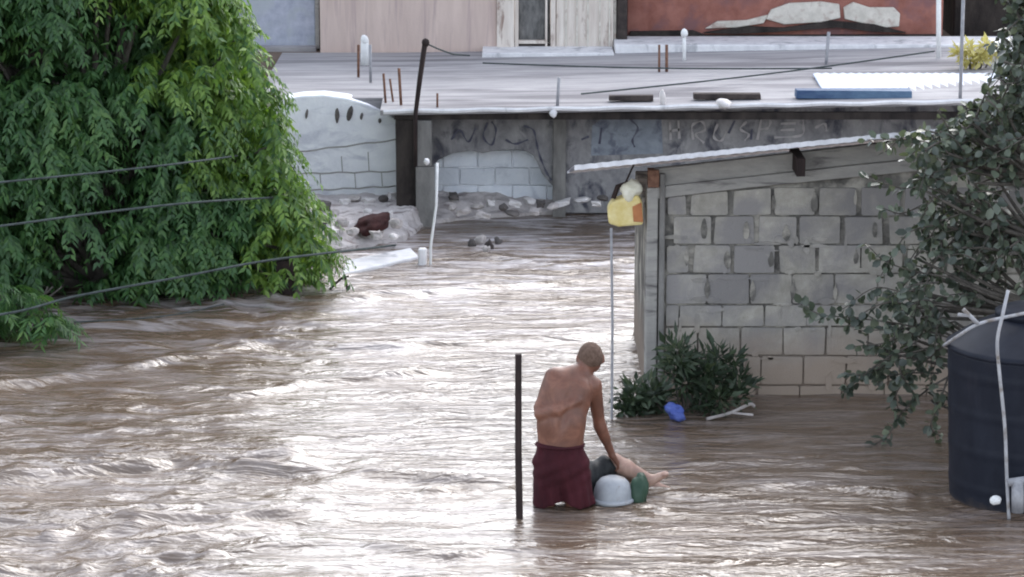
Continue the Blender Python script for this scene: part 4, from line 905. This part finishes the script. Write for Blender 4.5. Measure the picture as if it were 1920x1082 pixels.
# --- small leaved tree on the right
YT = 21.6
rt = thing('small_leaved_tree', (xw(2030, YT), YT + .2, 0), 'dark tree with small rounded leaves in front of the block house', 'tree')
LE = ([-150, 60, 110, 190, 240, 300, 360, 430, 500, 560, 620, 680, 730, 760], [1850, 1880, 1850, 1830, 1740, 1700, 1700, 1700, 1690, 1650, 1610, 1620, 1680, 1740])
tw = []   # twigs, each a list of points
def spray(pts, dY=0.0): tw.append([pt(a, b, YT + dY + .05 * i) for i, (a, b) in enumerate(pts)])
spray([(1800, 640), (1700, 610), (1600, 596), (1540, 590), (1500, 570)]); spray([(1800, 300), (1740, 268), (1690, 262), (1625, 262)]); spray([(1760, 250), (1710, 245), (1660, 285)])
spray([(1800, 380), (1740, 352), (1690, 352), (1625, 335)]); spray([(1780, 520), (1720, 510), (1660, 490), (1622, 455)]); spray([(1790, 700), (1740, 730), (1690, 775), (1665, 815), (1620, 845), (1575, 862)])
spray([(1780, 700), (1760, 760), (1745, 800), (1765, 820)]); spray([(1720, 640), (1650, 680), (1600, 720), (1580, 735)]); spray([(1750, 600), (1670, 640), (1600, 650)], .1)
spray([(1700, 560), (1640, 575), (1590, 610)]); spray([(1760, 480), (1710, 545), (1640, 540), (1580, 580)]); spray([(1750, 650), (1690, 668), (1630, 700), (1590, 700)]); spray([(1760, 420), (1700, 440), (1650, 520)]); spray([(1780, 640), (1720, 690), (1680, 740), (1690, 780)]); spray([(1830, 220), (1850, 170), (1870, 120), (1900, 90)]); spray([(1760, 700), (1700, 700), (1640, 710)], .1)
spray([(1850, 230), (1800, 215), (1790, 240)]); spray([(1740, 380), (1690, 400), (1655, 390)], .1)
root = np.array([xw(2030, YT), YT + .25, -1.1])
forks = [root + [-.05 * i, -.03 * i, .55 * i] for i in range(1, 9)]
for i in range(640):
    py = rng.uniform(-150, 770); e = np.interp(py, *LE); px = e + 30 + (2080 - e) * rng.uniform(0, 1) ** 1.35
    if 560 < py and px > 1755 and rng.random() < .8: continue
    c = pt(px, py, YT + rng.uniform(-.25, .75)); d = unit(1)[0] * [1, .8, .7] + [-.25, -.1, -.25]; L = rng.uniform(.18, .42)
    p0 = c - d * L * .5; tw.append([p0, c + rng.normal(0, .02, 3), c + d * L * .5 - [0, 0, .05]])
PP, DD, NN, LL, WW = [], [], [], [], []; mb = MB()
for i, T in enumerate(tw):
    P = bez(T, 6); n = len(P); mb.tube(P, [.009 - .006 * q / n for q in range(n)], 5)
    Ltot = sum(np.linalg.norm(P[q + 1] - P[q]) for q in range(n - 1)); nl = int(Ltot / .022)
    if i < 18: nl = int(Ltot / .020)
    for q in range(nl):
        u = q / max(nl - 1, 1) * (n - 1.001); a = int(u); b = P[a] * (1 - u + a) + P[a + 1] * (u - a); d = P[a + 1] - P[a]; d = d / (np.linalg.norm(d) + 1e-9)
        if i < 18 and q < nl * .12: continue
        s_ = unit(1)[0]; s_[2] -= .35
        PP.append(b + s_ * .012); DD.append(s_ + d * .5); NN.append(unit(1)[0] * .9 + [0, -.5, .8]); LL.append(rng.uniform(.055, .10)); WW.append(LL[-1] * rng.uniform(.62, .85))
leaves_mesh('crown', np.array(PP), np.array(DD), np.array(NN), np.array(LL), np.array(WW), M['leaf_small'], rt, tpl=OVAL); print('small leaves', len(PP))
for T in tw[::2]:
    a = forks[int(np.clip((T[0][2] + .6) / .55, 0, 7))]; mb.tube(bez([a, (a + T[0]) / 2 + [0, .05, -.05], T[0]], 4), [.028 - .0023 * q for q in range(9)], 5)
mb.build('branch', M['bark'], rt, smooth=True)
MB().tube([root] + forks, [.10 - .008 * i for i in range(9)], 10).build('trunk', M['bark'], rt, smooth=True)

def ball_foliage(name, part, pts, m, label, cat, n, Lr, wr, spread, up=.2, tpl=None, stem=True, drop=0):
    c0 = np.mean([p for p in pts], axis=0); t = thing(name, (c0[0], c0[1], min(p[2] for p in pts) - .1), label, cat)
    PP = []; DD = []
    for i in range(n):
        c = pts[rng.integers(len(pts))]; d = unit(1)[0]; d[2] = d[2] * .8 + up; PP.append(c + d * spread * rng.uniform(.1, 1)); DD.append(d + rng.normal(0, .35, 3) - [0, 0, drop])
    PP = np.array(PP); k = PP[:, 2] > .02; L = rng.uniform(*Lr, n)
    leaves_mesh(part, PP[k], np.array(DD)[k], unit(n)[k] * .6 + [0, -.4, .7], L[k], (L * rng.uniform(*wr, n))[k], m, t, tpl=tpl)
    mb = MB(); b = np.array([c0[0], c0[1] + .05, min(p[2] for p in pts) - .5])
    for p in pts: mb.tube(bez([b, (b + p) / 2 + [0, .02, .05], p], 3), [.016, .015, .013, .012, .010, .008, .006], 5)
    mb.build('stem', M['bark'], t); return t
YS = 22.75
bp = [pt(px, py, YS + rng.uniform(-.12, .3)) for px, py in [(1190, 745), (1200, 765), (1222, 740), (1240, 752), (1262, 700), (1275, 680), (1288, 720), (1300, 690), (1310, 740), (1325, 700), (1335, 720), (1350, 750), (1365, 690), (1382, 720), (1300, 765), (1270, 660), (1345, 675), (1215, 765), (1385, 745), (1330, 765)]]
ball_foliage('riverside_bush', 'foliage', bp, M['leaf_bush'], 'tangled green bush against the foot of the block house corner', 'bush', 1500, (.07, .15), (.18, .40), .14, .25)
bp = [pt(px, py, YS - .05) for px, py in [(1168, 772), (1178, 760), (1200, 775), (1186, 748)]]
ball_foliage('water_weed', 'foliage', bp, M['leaf_bush'], 'small dark weed floating left of the tangled bush', 'plant', 260, (.05, .10), (.25, .5), .07, .1)
o = link_mesh('plastic_bag', *rock(pt(1266, 772, 22.5), (.115, .07, .065), 13, 3, .45), M['blue_bag'], smooth=True); tag(o, 'crumpled blue plastic bag caught in the bush at the waterline', 'bag')
o = MB().tube(bez([ground(1325, 790) + [0, 0, .02], ground(1370, 785) + [0, 0, .05], pt(1405, 758, 22.6), pt(1415, 762, 22.6)], 5), .014, 6).tube([ground(1370, 785) + [0, 0, .05], pt(1412, 778, 22.5)], .01, 6).build('branch', M['stone']); tag(o, 'pale bare branch floating at the right of the tangled bush', 'branch')
bp = [pt(px, py, 38.5 + rng.uniform(-.5, .8)) for px, py in [(1800, -30), (1830, 10), (1860, -20), (1880, 40), (1910, 0), (1930, 60), (1860, 55), (1900, 85), (1960, 30), (1990, 80), (1985, -20), (1820, 50)]]
ball_foliage('distant_tree', 'crown', bp, M['leaf_far'], 'grey green tree rising behind the dark shed at top right', 'tree', 2600, (.08, .15), (.4, .6), .42, .1)
bp = [pt(px, py, 33.4 + rng.uniform(-.1, .2)) for px, py in [(1800, 100), (1815, 92), (1832, 104), (1850, 88), (1862, 100), (1840, 112), (1815, 112)]]
ball_foliage('yellow_plant', 'foliage', bp, M['leaf_yellow'], 'pale yellow leaved plant on the roof beside the tall white pole', 'plant', 420, (.07, .13), (.25, .45), .09, .1)

# ------------------------------------------------------------------ overhead cables before the leafy tree
def cable(pts, Ys, r, label, sag=0):
    P = bez([pt(a, b, Y) for (a, b), Y in zip(pts, Ys)], 8); o = MB().tube(P, r, 6).build('cable', M['wire'], smooth=True); tag(o, label, 'cable', 'cables strung past the leafy tree')
cable([(-300, 372), (0, 342), (200, 322), (340, 306), (445, 292)], [23, 23.8, 24.6, 25.3, 27.2], .010, 'topmost of the cables strung in front of the leafy tree')
cable([(-300, 462), (0, 424), (180, 400), (360, 380), (520, 370)], [23, 23.8, 24.6, 25.4, 27.4], .011, 'middle cable strung in front of the leafy tree')
cable([(-300, 622), (0, 590), (140, 556), (330, 521), (480, 492), (600, 476), (690, 466), (770, 456)], [22.5, 23.5, 24.2, 24.9, 25.7, 26.6, 28.4, 31.04], .012, 'lowest long cable running from the left edge to the dark pier')
cable([(138, 604), (250, 598), (340, 588), (420, 570)], [25.4, 25.6, 25.9, 26.4], .007, 'short slack cable just above the water under the leafy tree')
